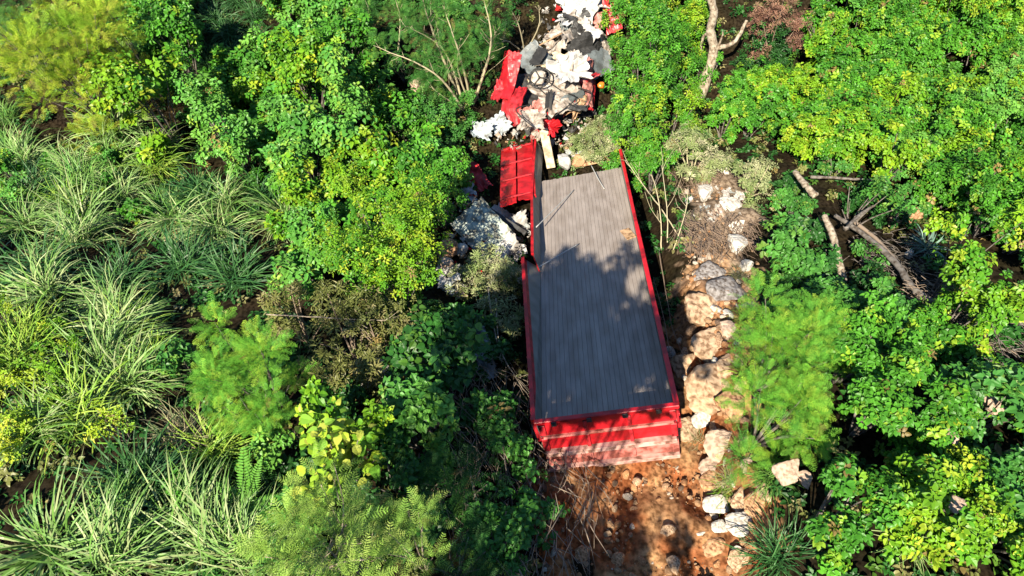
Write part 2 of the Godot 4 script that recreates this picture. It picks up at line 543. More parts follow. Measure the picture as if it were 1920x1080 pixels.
func feather_tree(label: String, base: Vector3, tips: Array, pal: Array, s: float, per: int, bark := "straw", group := "") -> Node3D:
	# stems from the base to each tip; fronds along their outer two thirds
	var g0 := on(base)
	var root := thing("feathery_sapling", label, "tree", g0, group)
	var ats := []
	var cols := []
	for t in tips:
		var tip: Vector3 = on(t) - g0
		var st := new_st(true)
		var bend := Vector3(rng.randf_range(-0.12, 0.12), 0.12, rng.randf_range(-0.12, 0.12)) * tip.length()
		var line := curve([Vector3(0, -0.15, 0), tip * 0.5 + bend, tip], 6, 0.012)
		tube(st, line, 0.012 + 0.011 * tip.length(), 0.006, 5, 0.06)
		var m := line.size()
		for i in per:
			var f := rng.randf_range(0.3, 1.0)
			var k := clampi(int(f * (m - 1)), 0, m - 2)
			var p: Vector3 = line[k].lerp(line[k + 1], rng.randf())
			var along: Vector3 = (line[k + 1] - line[k]).normalized()
			var d := rand_dir()
			d = (d - along * d.dot(along)).normalized()
			var l := rng.randf_range(0.1, 0.55) * (1.25 - f) * tip.length() * 0.5
			var q := p + (d * 0.8 + along * 0.6 + Vector3(0, 0.2, 0)) * l
			if i % 4 == 0 and l > 0.1: tube(st, [p, p.lerp(q, 0.5) + Vector3(0, -0.03, 0), q], 0.008, 0.004, 4)
			for j in 3:
				var out := (d * 0.6 + along * 0.5 + rand_dir() * 0.75).normalized()
				var z := out.cross(Vector3.UP + rand_dir() * 0.35).normalized()
				if not clear_of(g0 + q + out * s): continue
				ats.append(Transform3D(Basis(out, z.cross(out), z).scaled_local(Vector3.ONE * s * rng.randf_range(0.7, 1.3)), q))
				cols.append(tint(pal, g0 + q))
		part("stem", done(st), M[bark], root)
	copies("foliage", shape["feather" + str(rng.randi() % 3)], M.leaf_soft, root, ats, cols)
	return root

func grass(kind: String, at: Vector3, s: float, label: String, group := "", lying := Vector3.ZERO) -> void:
	var k := kind + (str(rng.randi() % 3) if kind not in ["star", "spike"] else "0")
	var up := Vector3(rng.randf_range(-0.2, 0.2), 1, rng.randf_range(-0.1, 0.3)) + lying
	solo("grass_clump", shape[k], M.grass, label, "grass", Transform3D(lean(up, rng.randf() * TAU, s), on(at)), group)

func sapling(label: String, pts: Array, r: float, bark: String, twigs: int, group := "", called := "bare_sapling", category := "sapling") -> void:
	var w := []
	for p in pts: w.append(on(p))
	var o: Vector3 = w[0]
	for i in w.size(): w[i] -= o
	var root := thing(called, label, category, o, group)
	var line := curve(w, 5, r * 0.5)
	var st := new_st(true)
	tube(st, line, r, r * 0.35, 7, 0.12)
	part("stem", done(st), M[bark], root)
	for i in twigs:
		var k := rng.randi_range(int(line.size() * 0.3), line.size() - 2)
		var along: Vector3 = (line[k + 1] - line[k]).normalized()
		var d := (along * 1.0 + rand_dir() * 0.8).normalized()
		var l := rng.randf_range(0.3, 0.9)
		var s2 := new_st(true)
		var a: Vector3 = line[k]
		var e := a + d * l + Vector3(0, 0.15, 0)
		tube(s2, curve([a, a + d * l * 0.5 + rand_dir() * 0.06, e], 3), r * 0.4, 0.004, 4)
		var d2 := (d + rand_dir() * 0.7).normalized()
		tube(s2, [a + d * l * 0.5, a + d * l * 0.5 + d2 * l * 0.4], r * 0.25, 0.003, 4)
		part("twig", done(s2), M[bark], root)

func brush(label: String, at: Vector3, r: float, n: int, bark: String, flat: Vector3, called := "brush_pile", category := "dead brush", up := 0.4) -> void:
	var root := thing(called, label, category, on(Vector3(at.x, at.y, at.z)))
	var st := new_st(true)
	for i in n:
		var w := rng.randf() * TAU
		var d := r * sqrt(rng.randf())
		var x := cos(w) * d
		var z := sin(w) * d
		var a := Vector3(x, terrain(root.position.x + x, root.position.z + z) - root.position.y + at.y + rng.randf() * up * r, z)
		var dir := (flat + rand_dir() * 0.75).normalized()
		dir.y *= 0.5
		var l := rng.randf_range(0.25, 0.9) * minf(1.0, r)
		tube(st, [a, a + dir * l * 0.5 + rand_dir() * 0.08, a + dir * l + rand_dir() * 0.12], rng.randf_range(0.005, 0.014), 0.003, 4)
	var o := part("twigs", done(st), M[bark], root)
	o.set_meta("kind", "stuff")

func stone(mat: String, at: Vector3, size: Vector3, label: String, group := "", called := "stone", kind := "rock") -> void:
	var b := lean(Vector3(rng.randf_range(-0.35, 0.35), 1, rng.randf_range(-0.2, 0.4)), rng.randf_range(-0.5, 0.5)).scaled_local(size)
	solo(called, shape[kind + str(rng.randi() % 3)], M[mat], label, called, Transform3D(b, on(at)), group)

# ---------------------------------------------------------------- labels of the plants that fill the thickets
var shade_zones := [PackedVector2Array([Vector2(-11.59, -9.97), Vector2(-11.10, -11.17), Vector2(-8.89, -10.73), Vector2(-6.13, -10.07), Vector2(-5.74, -7.85), Vector2(-7.38, -7.30), Vector2(-8.94, -8.36)]), PackedVector2Array([Vector2(-15.80, -18.42), Vector2(-13.44, -18.46), Vector2(-14.56, -17.10), Vector2(-16.06, -16.83)]), PackedVector2Array([Vector2(-10.20, -13.62), Vector2(-7.72, -13.39), Vector2(-7.15, -12.56), Vector2(-9.76, -12.51)]), PackedVector2Array([Vector2(-7.27, -4.07), Vector2(-5.63, -4.20), Vector2(-4.96, -3.11), Vector2(-6.62, -3.10)]), PackedVector2Array([Vector2(-9.45, -3.94), Vector2(-7.76, -4.07), Vector2(-7.58, -3.35), Vector2(-9.04, -3.29)]), PackedVector2Array([Vector2(-15.74, -14.08), Vector2(-13.97, -14.42), Vector2(-12.92, -12.99), Vector2(-14.90, -12.67)])]  # shaded hollows of the slope, their shade put into darker blades
var unnamed := []
var planted := []
var landmarks := [
	["the red tailgate", Vector3(1.92, 0.00, -4.81)], ["the fern", Vector3(-4.69, 0.00, -3.43)], ["the white boulder in the thicket", Vector3(-2.93, 0.00, -6.30)],
	["the forked bare trunk", Vector3(7.14, 0.00, -20.53)], ["the long fallen log", Vector3(9.26, 0.00, -8.60)], ["the crushed red cab", Vector3(1.30, 0.00, -18.45)],
	["the yellow feathery crown", Vector3(-16.05, 0.00, -20.21)], ["the round feathery sapling", Vector3(-5.96, 0.00, -6.67)], ["the grass fountain", Vector3(-7.50, 0.00, -2.51)],
	["the olive dry bush", Vector3(-3.93, 0.00, -7.52)], ["the big-leaved yellow bush", Vector3(-3.38, 0.00, -3.99)], ["the grey brush pile", Vector3(4.99, 0.00, -10.32)],
	["the spiky rosette", Vector3(6.55, 0.00, -8.36)], ["the soft green feathery shrub", Vector3(5.46, 0.00, -5.80)], ["the pale green pane", Vector3(-0.85, 0.00, -12.08)],
	["the twin feathery bushes", Vector3(-2.86, 0.00, -2.44)], ["the upper left corner", Vector3(-18.12, 0.00, -21.78)], ["the lower left corner", Vector3(-8.16, 0.00, -2.15)],
	["the upper right corner", Vector3(17.61, 0.00, -21.17)], ["the lower right corner", Vector3(7.40, 0.00, -1.95)], ["the left edge", Vector3(-12.31, 0.00, -8.70)],
	["the dense lime bush", Vector3(-3.78, 0.00, -11.83)], ["the right edge", Vector3(10.98, 0.00, -7.76)], ["the reddish dead bush", Vector3(9.72, 0.00, -21.05)],
	["the spiky clump on bare soil", Vector3(10.03, 0.00, -9.79)], ["the pale pink stones", Vector3(4.95, 0.00, -3.53)]]

func later(o: Node3D, what: String, p: Vector3) -> void:
	var best := 0
	for i in landmarks.size():
		var a: Vector3 = landmarks[i][1]
		var b: Vector3 = landmarks[best][1]
		if Vector2(p.x - a.x, p.z - a.z).length() < Vector2(p.x - b.x, p.z - b.z).length(): best = i
	var m: Vector3 = landmarks[best][1]
	var d := Vector2(p.x - m.x, p.z - m.z)
	var side := "right of" if d.x > 0 else "left of"
	if absf(d.y) > absf(d.x): side = "below" if d.y > 0 else "above"
	unnamed.append([what, side + " " + String(landmarks[best][0]), d.length(), o])

func name_plants() -> void:
	var by := {}
	for u in unnamed:
		var key := String(u[0]) + "|" + String(u[1])
		if not by.has(key): by[key] = []
		by[key].append(u)
	var ordinal := ["nearest", "second nearest", "third nearest", "fourth nearest", "fifth nearest", "sixth nearest", "seventh nearest", "eighth nearest", "ninth nearest", "tenth nearest", "eleventh nearest", "twelfth nearest", "thirteenth nearest", "fourteenth nearest", "fifteenth nearest", "sixteenth nearest", "seventeenth nearest", "eighteenth nearest", "nineteenth nearest", "twentieth nearest"]
	for key in by:
		var us: Array = by[key]
		us.sort_custom(func(a, b): return a[2] < b[2])
		for i in us.size():
			var o: Node = us[i][3]
			var l := "%s %s" % [us[i][0], us[i][1]]
			if us.size() > 1: l += ", %s" % ordinal[mini(i, 19)]
			o.set_meta("label", l)

func far_enough(p: Vector3, d: float) -> bool:
	for q in planted:
		if Vector2(p.x - q[0].x, p.z - q[0].z).length() < d + float(q[1]): return false
	return true

func spots(outline: Array, gap: float) -> Array:
	var poly := PackedVector2Array(outline)
	var lo: Vector2 = poly[0]
	var hi: Vector2 = poly[0]
	for q in poly:
		lo = lo.min(q); hi = hi.max(q)
	var out := []
	var row := 0
	var z := lo.y
	while z < hi.y:
		var x := lo.x + (gap * 0.5 if row % 2 == 1 else 0.0)
		while x < hi.x:
			var p := Vector2(x + rng.randf_range(-0.35, 0.35) * gap, z + rng.randf_range(-0.35, 0.35) * gap)
			if Geometry2D.is_point_in_polygon(p, poly): out.append(Vector3(p.x, 0, p.y))
			x += gap
		z += gap * 0.87
		row += 1
	return out

func fill_grass(outline: Array, gap: float, mix: Array, s: float) -> void:
	for p in spots(outline, gap):
		if not far_enough(p, 0.1) or not clear_of(on(p)): continue
		var k: String = mix[int(clampf(0.5 + lumps.get_noise_2d(p.x * 3.0, p.z * 3.0) * 1.3 + rng.randf_range(-0.22, 0.22), 0.0, 0.999) * mix.size())]
		for o in shade_zones:
			if Geometry2D.is_point_in_polygon(Vector2(p.x, p.z), o): k = "deep" if rng.randf() < 0.7 else "none"  # darker grass stands in for shade here
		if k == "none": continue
		var v := shape[k + str(rng.randi() % 3)] as Mesh
		var o := solo("grass_clump", v, M.grass, "", "grass", Transform3D(lean(Vector3(rng.randf_range(-0.3, 0.3), 1, rng.randf_range(-0.1, 0.35)), rng.randf() * TAU, s * rng.randf_range(0.75, 1.2)), on(p)), "grass clumps on the slope")
		later(o, {"pale": "whitish green arching grass clump", "green": "mid green arching grass clump", "deep": "dark green grass clump", "lime": "yellow-green fine grass clump", "dry": "straw-coloured dry grass clump"}[k], p)

func fill_shrubs(outline: Array, gap: float, kind: String, pals: Array, r: float, h: float, s: float, words: Array, fill := 1.0) -> void:
	for p in spots(outline, gap):
		if not far_enough(p, r * 0.45) or not clear_of(on(p)): continue
		var k := int(clampf(0.5 + lumps.get_noise_2d(p.x * 2.0 + 40.0, p.z * 2.0) * 1.3 + rng.randf_range(-0.3, 0.3), 0.0, 0.999) * pals.size())
		var o := shrub("shrub", "", "shrub", Vector3(p.x, h * rng.randf_range(0.55, 1.25), p.z), r * rng.randf_range(0.75, 1.2), kind, pals[k], s * rng.randf_range(0.85, 1.15), fill, "shrubs of the thickets")
		later(o, words[k], p)

# ---------------------------------------------------------------- the truck bed
const BED := Transform3D(Basis(Vector3(0.97830, 0.20110, -0.04993), Vector3(-0.20519, 0.90670, -0.36850), Vector3(-0.02883, 0.37075, 0.92828)), Vector3(0.562, 0.670, -4.450))
const LONG := 10.41
const WIDE := 2.5
const HIGH := 0.48

func wall_mesh(pts: Array, thick: float) -> ArrayMesh:          # a plate through rear-low, rear-high, front-high, front-low, thickened along x
	var st := new_st()
	var d := Vector3(thick, 0, 0)
	var a: Vector3 = pts[0]
	var b: Vector3 = pts[1]
	var c: Vector3 = pts[2]
	var e: Vector3 = pts[3]
	quad(st, a + d, b + d, c + d, e + d)
	quad(st, e, c, b, a)
	quad(st, a, b, b + d, a + d)
	quad(st, b, c, c + d, b + d)
	quad(st, c, e, e + d, c + d)
	quad(st, e, a, a + d, e + d)
	return done(st)

func bar_mesh(a: Vector3, b: Vector3, w: float, h: float) -> ArrayMesh:
	var st := new_st()
	var d := (b - a).normalized()
	var x := d.cross(Vector3.UP).normalized() * w * 0.5
	var y := x.cross(d).normalized() * h * 0.5
	var p := []
	for e in [a, b]:
		p.append([e - x - y, e + x - y, e + x + y, e - x + y])
	for k in 4:
		var k2 := (k + 1) % 4
		quad(st, p[0][k], p[1][k], p[1][k2], p[0][k2])
	quad(st, p[0][0], p[0][1], p[0][2], p[0][3])
	quad(st, p[1][3], p[1][2], p[1][1], p[1][0])
	return done(st)

func build_bed() -> void:
	var t := thing("truck_bed", "long open red truck bed with grey boarded floor tipped nose down in the gully", "truck bed", Vector3.ZERO)
	t.transform = BED
	var floor_part := Node3D.new()
	floor_part.name = "bed_floor"
	t.add_child(floor_part, true)
	var boards := []
	for k in 4: boards.append(box_mesh(Vector3(-0.0485, -0.05, -LONG), Vector3(0.0485, 0.0, -0.06), 0.004))
	for i in 25:
		part("floor_board", boards[i % 4], M["board%d" % (rng.randi() % 4)], floor_part, Transform3D(Basis(), Vector3(0.05 + 0.1 * i, rng.randf_range(-0.0015, 0.0015), rng.randf_range(-0.02, 0.02))))
	for z in [-1.2, -3.3, -5.4, -7.5, -9.6]: part("cross_member", box_mesh(Vector3(0.0, -0.19, z - 0.05), Vector3(WIDE, -0.06, z + 0.05)), M.frame, t)
	for x in [0.75, 1.65]: part("chassis_rail", box_mesh(Vector3(x, -0.46, -LONG + 0.3), Vector3(x + 0.1, -0.2, -0.2)), M.frame, t)
	# right side: four gates of sheet steel between posts, grey inside
	var n := 4
	for i in n:
		var z0 := -0.06 - (LONG - 0.1) / n * i
		var z1 := -0.06 - (LONG - 0.1) / n * (i + 1) + 0.03
		part("side_panel", wall_mesh([Vector3(WIDE + 0.012, -0.06, z0), Vector3(WIDE + 0.012, HIGH - 0.03, z0), Vector3(WIDE + 0.012, HIGH - 0.03, z1), Vector3(WIDE + 0.012, -0.06, z1)], 0.035), M.red_worn, t)
		part("inner_panel", wall_mesh([Vector3(WIDE, 0.0, z0), Vector3(WIDE, HIGH - 0.04, z0), Vector3(WIDE, HIGH - 0.04, z1), Vector3(WIDE, 0.0, z1)], 0.01), M.steel_in, t)
		part("side_post", box_mesh(Vector3(WIDE + 0.049, -0.2, z1 - 0.04), Vector3(WIDE + 0.1, HIGH - 0.04, z1 + 0.05)), M.red_worn, t)
		part("side_rib", box_mesh(Vector3(WIDE + 0.049, 0.16, z1 + 0.055), Vector3(WIDE + 0.075, 0.22, z0 - 0.005)), M.red_worn, t)
	part("top_rail", bar_mesh(Vector3(WIDE + 0.03, HIGH, -0.05), Vector3(WIDE + 0.03, HIGH, -6.2), 0.095, 0.07), M.red, t)
	part("top_rail", bar_mesh(Vector3(WIDE + 0.03, HIGH, -6.21), Vector3(WIDE + 0.045, HIGH + 0.02, -LONG - 0.15), 0.08, 0.07), M.red, t)
	part("sill_rail", box_mesh(Vector3(WIDE + 0.01, -0.2, -LONG), Vector3(WIDE + 0.09, -0.065, -0.1)), M.red_worn, t)
	# left side: a rear gate that leans out towards its front end, and a torn front gate that stays upright
	var rl := [Vector3(-0.012, -0.05, -0.06), Vector3(-0.05, HIGH, -0.06), Vector3(-0.34, HIGH, -5.55), Vector3(-0.012, -0.05, -5.7)]
	part("side_panel", wall_mesh(rl, -0.03), M.red_worn, t)
	part("inner_panel", wall_mesh([rl[0] + Vector3(0.012, 0.05, 0), rl[1] + Vector3(0.012, -0.03, 0), rl[2] + Vector3(0.012, -0.03, 0), rl[3] + Vector3(0.012, 0.05, 0)], -0.01), M.steel_in, t)
	part("top_rail", bar_mesh(rl[1] + Vector3(-0.02, 0.02, 0), rl[2] + Vector3(-0.02, 0.02, 0), 0.08, 0.06), M.red, t)
	for f in [0.02, 0.33, 0.66, 0.98]:
		part("side_post", bar_mesh(rl[0].lerp(rl[3], f) + Vector3(-0.06, -0.1, 0), rl[1].lerp(rl[2], f) + Vector3(-0.06, -0.02, 0), 0.08, 0.05), M.red_worn, t)
	var fl := [Vector3(0.0, -0.05, -5.5), Vector3(-0.07, HIGH + 0.12, -5.45), Vector3(-0.14, HIGH - 0.05, -9.0), Vector3(-0.02, -0.05, -9.0)]
	var fl2 := [fl[3], fl[2], Vector3(-0.02, HIGH + 0.05, -LONG - 1.9), Vector3(0.12, 0.1, -LONG - 1.75)]
	for q in [fl, fl2]:
		part("side_panel", wall_mesh(q, -0.03), M.red_worn, t)
		part("inner_panel", wall_mesh([q[0] + Vector3(0.012, 0.04, 0), q[1] + Vector3(0.012, -0.03, 0), q[2] + Vector3(0.012, -0.03, 0), q[3] + Vector3(0.012, 0.04, 0)], -0.01), M.steel_in, t)
		part("top_rail", bar_mesh(q[1] + Vector3(-0.02, 0.02, 0), q[2] + Vector3(-0.02, 0.02, 0), 0.07, 0.06), M.red, t)
	# tailgate: three columns and three rows of sheets in a frame of bars, dust and painted sun glare in the colour of its lower part
	var low := -0.76
	var rows := [HIGH - 0.03, 0.1, -0.33, low]
	var columns := [0.06, 0.86, 1.66, WIDE - 0.06]
	var gate := Node3D.new()
	gate.name = "tailgate"
	t.add_child(gate, true)
	for r in 3:
		for c in 3:
			var st := new_st()
			var sag := rng.randf_range(0.0, 0.025)
			var x0: float = columns[c] + 0.02
			var x1: float = columns[c + 1] - 0.02
			var y0: float = rows[r + 1] + 0.02
			var y1: float = rows[r] - 0.02
			for i in 6:
				for k in 4:
					var q := []
					for e in [[0, 0], [0, 1], [1, 1], [1, 0]]:
						var u: float = (i + e[0]) / 6.0
						var v: float = (k + e[1]) / 4.0
						q.append(Vector3(lerpf(x0, x1, u), lerpf(y0, y1, v), -0.012 - sag * sin(PI * u) * sin(PI * v) * (1.0 + rng.randf_range(-0.1, 0.1))))
					quad(st, q[0], q[1], q[2], q[3])
			box(st, Vector3(x0, y0, -0.06), Vector3(x1, y1, -0.045))
			part("panel", done(st), [M.red, M.red, M.red_glare_dust][r], gate)
	part("top_rail", box_mesh(Vector3(-0.06, HIGH - 0.03, -0.07), Vector3(WIDE + 0.07, HIGH + 0.05, 0.035), 0.012), M.red, gate)
	part("middle_rail", box_mesh(Vector3(0.05, 0.075, -0.05), Vector3(WIDE - 0.05, 0.125, 0.045), 0.01), M.red_glare_dust, gate)  # its sunlit edge is painted as a paler red
	part("lower_rail", box_mesh(Vector3(0.03, -0.37, -0.05), Vector3(WIDE - 0.03, -0.26, 0.11), 0.015), M.glare_dust_white, gate)  # glare on this ledge is in its colour, along with dust
	part("bottom_rail", box_mesh(Vector3(0.0, low - 0.06, -0.05), Vector3(WIDE, low + 0.03, 0.09), 0.015), M.glare_dust_white, gate)
	for i in 4:
		var x: float = columns[i]
		for r in 3:
			part("upright", box_mesh(Vector3(x - (0.035 if i in [1, 2] else 0.06), rows[r + 1] + 0.055, -0.048), Vector3(x + (0.035 if i in [1, 2] else 0.06), rows[r] - 0.035, 0.03), 0.008), M.red_glare_dust if r == 2 else M.red_worn, gate)
	for x in [0.3, 0.95, 1.6, 2.2]: part("hinge", box_mesh(Vector3(x - 0.05, HIGH - 0.075, 0.037), Vector3(x + 0.05, HIGH + 0.03, 0.062), 0.008), M.frame, gate)
	for z in [-1.4, -3.0, -4.2, -6.4, -8.0, -9.3]: part("latch", box_mesh(Vector3(WIDE + 0.052, 0.27, z - 0.05), Vector3(WIDE + 0.09, 0.42, z + 0.05), 0.008), M.frame, t)
	# stay bars torn loose from the left side
	for q in [[Vector3(-0.02, 0.5, -6.9), Vector3(0.5, 0.27, -8.17), Vector3(1.02, 0.03, -9.45)], [Vector3(0.03, 0.45, -5.1), Vector3(0.51, 0.285, -5.72), Vector3(1.0, 0.12, -6.35)], [Vector3(1.9, 0.03, -9.2), Vector3(1.78, 0.09, -9.7), Vector3(1.62, 0.2, -10.5)]]:
		var st := new_st(true)
		tube(st, curve(q, 5), 0.016, 0.013, 6)
		part("stay_bar", done(st), M.steel_rod, t)

func in_bed(x: float, y: float, z: float) -> Vector3: return BED * Vector3(x, y, z)

func facing(at: Vector3, up: Vector3, spin: float) -> Transform3D: return Transform3D(lean(up, spin), on(at))

func loose(called: String, mesh: Mesh, mat: String, label: String, category: String, at: Vector3, up := Vector3(0, 1, 0.4), spin := 0.0, group := "") -> void:
	solo(called, mesh, M[mat], label, category, facing(at, up, spin), group)

func build_wreck() -> void:
	var g := thing("side_gate", "red ribbed side gate torn off and lying against the bed's front left", "truck gate", in_bed(-0.66, 0.34, -10.7))
	g.basis = BED.basis * Basis(Vector3.BACK, 0.06) * Basis(Vector3.UP, 0.03)
	part("panel", sheet(0.5, 3.9, 0.03, 0.02, 0.03, 1.0), M.red, g, Transform3D(Basis(), Vector3(-0.28, 0, 0)))
	part("panel", sheet(0.5, 3.8, 0.04, 0.03, 0.03, 1.0), M.red, g, Transform3D(Basis(Vector3.BACK, -0.05), Vector3(0.26, 0, -0.05)))
	for z in [-1.7, -0.6, 0.5, 1.65]: part("rib", box_mesh(Vector3(-0.52, 0.02, z - 0.03), Vector3(0.5, 0.055, z + 0.03)), M.red_worn, g)
	part("edge_rail", box_mesh(Vector3(0.51, -0.04, -1.95), Vector3(0.56, 0.07, 1.9)), M.red, g)
	loose("red_panel", sheet(0.6, 1.1, 0.12, 0.15), "red_worn", "torn dark red panel in shade left of the red side gate", "truck panel", Vector3(-1.13, 0.25, -14.49), Vector3(-0.2, 1, 0.5), 0.3)
	# the cab, crushed flat
	var c := thing("crushed_cab", "crushed red and white truck cab torn open among the bushes", "truck cab", on(Vector3(1.29, 0.00, -18.23)))
	var put := func(called: String, mesh: Mesh, mat: String, at: Vector3, up: Vector3, spin: float, label := "") -> void:
		var f := facing(at, up, spin)
		f.origin -= c.position
		var o := part(called, mesh, M[mat], c, f)
		if label != "": o.set_meta("label", label)
	put.call("door", sheet(0.62, 1.6, 0.14, 0.06, 0.05, 1.5), "red", Vector3(-0.14, 1.00, -18.35), Vector3(-0.35, 1, 0.5), -0.65, "red door skin bent outward")
	put.call("door", sheet(0.75, 1.35, 0.16, 0.1, 0.05, 1.5), "red_worn", Vector3(-0.05, 0.80, -17.42), Vector3(-0.5, 1, 0.4), -0.6)
	put.call("side_skin", sheet(0.42, 1.7, 0.16, 0.12, 0.05, 1.4), "pink", Vector3(2.52, 1.20, -17.93), Vector3(0.6, 1, 0.3), 0.1)
	put.call("side_skin", sheet(0.3, 1.3, 0.12, 0.12, 0.05, 1.4), "red_worn", Vector3(2.72, 0.80, -17.92), Vector3(0.8, 1, 0.2), 0.05)
	put.call("roof", sheet(1.5, 1.5, 0.34, 0.22, 0.03, 3.2), "white_dirty", Vector3(1.53, 1.30, -17.34), Vector3(0.1, 1, 0.45), 0.4)
	put.call("roof", sheet(1.1, 1.2, 0.3, 0.3, 0.02, 3.6), "cream", Vector3(1.60, 1.30, -18.54), Vector3(0.0, 1, 0.5), 0.9)
	put.call("roof", sheet(1.2, 0.9, 0.3, 0.35, 0.02, 3.0), "white", Vector3(1.83, 1.50, -17.91), Vector3(0.1, 1, 0.5), 0.2)
	put.call("roof", sheet(0.55, 1.0, 0.2, 0.3, 0.02, 3.0), "tan", Vector3(2.14, 1.40, -16.91), Vector3(0.4, 1, 0.4), -0.5)
	put.call("floor", sheet(2.6, 2.4, 0.15, 0.15, 0.05, 1.5), "frame", Vector3(1.28, 0.35, -18.12), Vector3(0, 1, 0.25), 0.2)
	put.call("dashboard", sheet(1.1, 1.0, 0.3, 0.3, 0.03, 3.2), "pink", Vector3(0.87, 1.00, -16.81), Vector3(0, 1, 0.5), 0.3)
	put.call("dashboard", sheet(0.7, 0.8, 0.25, 0.4, 0.03, 3.0), "white_dirty", Vector3(0.68, 1.20, -16.27), Vector3(-0.2, 1, 0.4), 1.2)
	put.call("windscreen", sheet(0.95, 0.85, 0.06, 0.12, 0.015, 1.0), "slate", Vector3(0.71, 1.25, -18.80), Vector3(-0.1, 1, 0.7), 0.5, "dark grey screen sheet")
	put.call("wind_deflector", sheet(0.8, 0.85, 0.08, 0.2, 0.02, 1.0), "slate", Vector3(2.99, 0.90, -18.95), Vector3(0.3, 1, 0.7), 0.5)
	put.call("dark_hole_sheet", sheet(0.9, 0.6, 0.25, 0.2, 0.03, 2.0), "black", Vector3(2.33, 1.00, -19.44), Vector3(0, 1, 0.4), 0.3)  # added black sheet, stands in for a dark hole in the wreckage
	var st := new_st(true)
	for i in 18:
		var w := TAU * i / 18.0
		var w2 := TAU * (i + 1) / 18.0
		tube(st, [Vector3(cos(w) * 0.34, 0.02 * sin(w * 2.0), sin(w) * 0.31), Vector3(cos(w2) * 0.34, 0.02 * sin(w2 * 2.0), sin(w2) * 0.31)], 0.03, 0.03, 6)
	for w in [0.6, 2.7, 4.6]: tube(st, [Vector3.ZERO, Vector3(cos(w) * 0.33, 0, sin(w) * 0.3)], 0.025, 0.02, 5)
	put.call("steering_wheel", done(st), "frame", Vector3(0.89, 1.75, -17.53), Vector3(-0.3, 1, 0.7), 0.0)
	put.call("airbag", rock(2, 3, Vector3(0.3, 0.14, 0.27)), "white_dirty", Vector3(0.86, 1.60, -17.63), Vector3(-0.2, 1, 0.6), 0.2, "round grey-white cushion in front of the wheel")
	put.call("marker_lamp", rock(2, 4, Vector3(0.15, 0.08, 0.11)), "orange", Vector3(2.97, 1.10, -17.86), Vector3(0.3, 1, 0.5), 0.3)
	st = new_st(true)
	var a := on(Vector3(0.21, 1.20, -18.85)) - c.position
	var b := on(Vector3(1.67, 1.60, -19.48)) - c.position
	tube(st, [a, (a + b) * 0.5 + Vector3(0, 0.04, 0), b], 0.025, 0.03, 6)
	part("grab_rail", done(st), M.tan, c)
	for q in [[Vector3(1.20, 1.00, -16.23), "red", 0.55, 0.6, 0.9], [Vector3(0.44, 0.90, -16.84), "pink", 0.5, 0.4, 0.2], [Vector3(0.90, 0.80, -16.38), "white_dirty", 0.5, 0.45, 2.0], [Vector3(1.93, 0.90, -17.06), "red_worn", 0.6, 0.3, 0.3]]:
		put.call("torn_trim", sheet(q[2], q[3], 0.2, 0.4, 0.02, 3.0), q[1], q[0], Vector3(0, 1, 0.5), q[4])
	for i in 16:
		var w := rng.randf() * TAU
		var spot := Vector3(1.50, 1.00, -17.74) + Vector3(cos(w) * 1.35, rng.randf_range(0.2, 0.7), sin(w) * 1.5) * rng.randf_range(0.3, 1.0)
		put.call("torn_strip", sheet(rng.randf_range(0.12, 0.4), rng.randf_range(0.4, 0.9), 0.1, 0.2, 0.02, 2.0), ["frame", "white", "slate", "white_dirty", "tan", "red_worn", "black", "cream"][i % 8], spot, Vector3(rng.randf_range(-0.3, 0.3), 1, 0.45), rng.randf() * TAU)
	for i in 5:
		var s3 := new_st(true)
		var p0: Vector3 = on(Vector3(1.21, 1.50, -17.47)) - c.position + Vector3(rng.randf_range(-1.0, 1.0), 0, rng.randf_range(-0.8, 1.2))
		tube(s3, curve([p0, p0 + Vector3(rng.randf_range(-0.5, 0.5), 0.15, 0.4), p0 + Vector3(rng.randf_range(-0.8, 0.8), -0.1, 0.9)], 5), 0.022, 0.018, 6)
		part("hose", done(s3), M.black, c)
	loose("plank", box_mesh(Vector3(-0.14, -0.03, -0.65), Vector3(0.14, 0.03, 0.65), 0.015), "cream", "tan plank standing between the crushed cab and the bed", "plank", Vector3(1.13, 0.70, -15.57), Vector3(0.1, 1, 0.6), 0.1)
	loose("orange_box", rock(2, 7, Vector3(0.3, 0.2, 0.24)), "stone_orange", "crumpled orange-brown box at the bed's front edge", "box", Vector3(2.11, 0.40, -15.17), Vector3(0, 1, 0.4), 0.2)
	loose("white_sack", rock(2, 6, Vector3(0.24, 0.2, 0.34)), "white", "small white sack at the bed's front left corner", "sack", Vector3(1.64, 0.45, -15.18), Vector3(0, 1, 0.4), 0.1)
	loose("brown_board", box_mesh(Vector3(-0.5, -0.02, -0.12), Vector3(0.5, 0.02, 0.12), 0.01), "tan", "brown board across the bed's front edge beside the orange box", "board", Vector3(2.70, 0.35, -15.25), Vector3(0.1, 1, 0.5), 0.15)
	for q in [[Vector3(-0.39, 0.35, -16.89), 0.7, 0.6, "slumped pale blue sheet below the dark red door"], [Vector3(-0.98, 0.25, -16.65), 0.7, 0.5, "pale blue scrap furthest left below the crushed cab"], [Vector3(-1.43, 0.25, -13.61), 0.6, 0.6, "pale blue scrap under the leaves left of the red side gate"]]:
		loose("scrap_sheet", sheet(q[1], q[2], 0.15, 0.3), "pale_blue", q[3], "scrap", q[0], Vector3(-0.1, 1, 0.4), rng.randf() * 3.0)
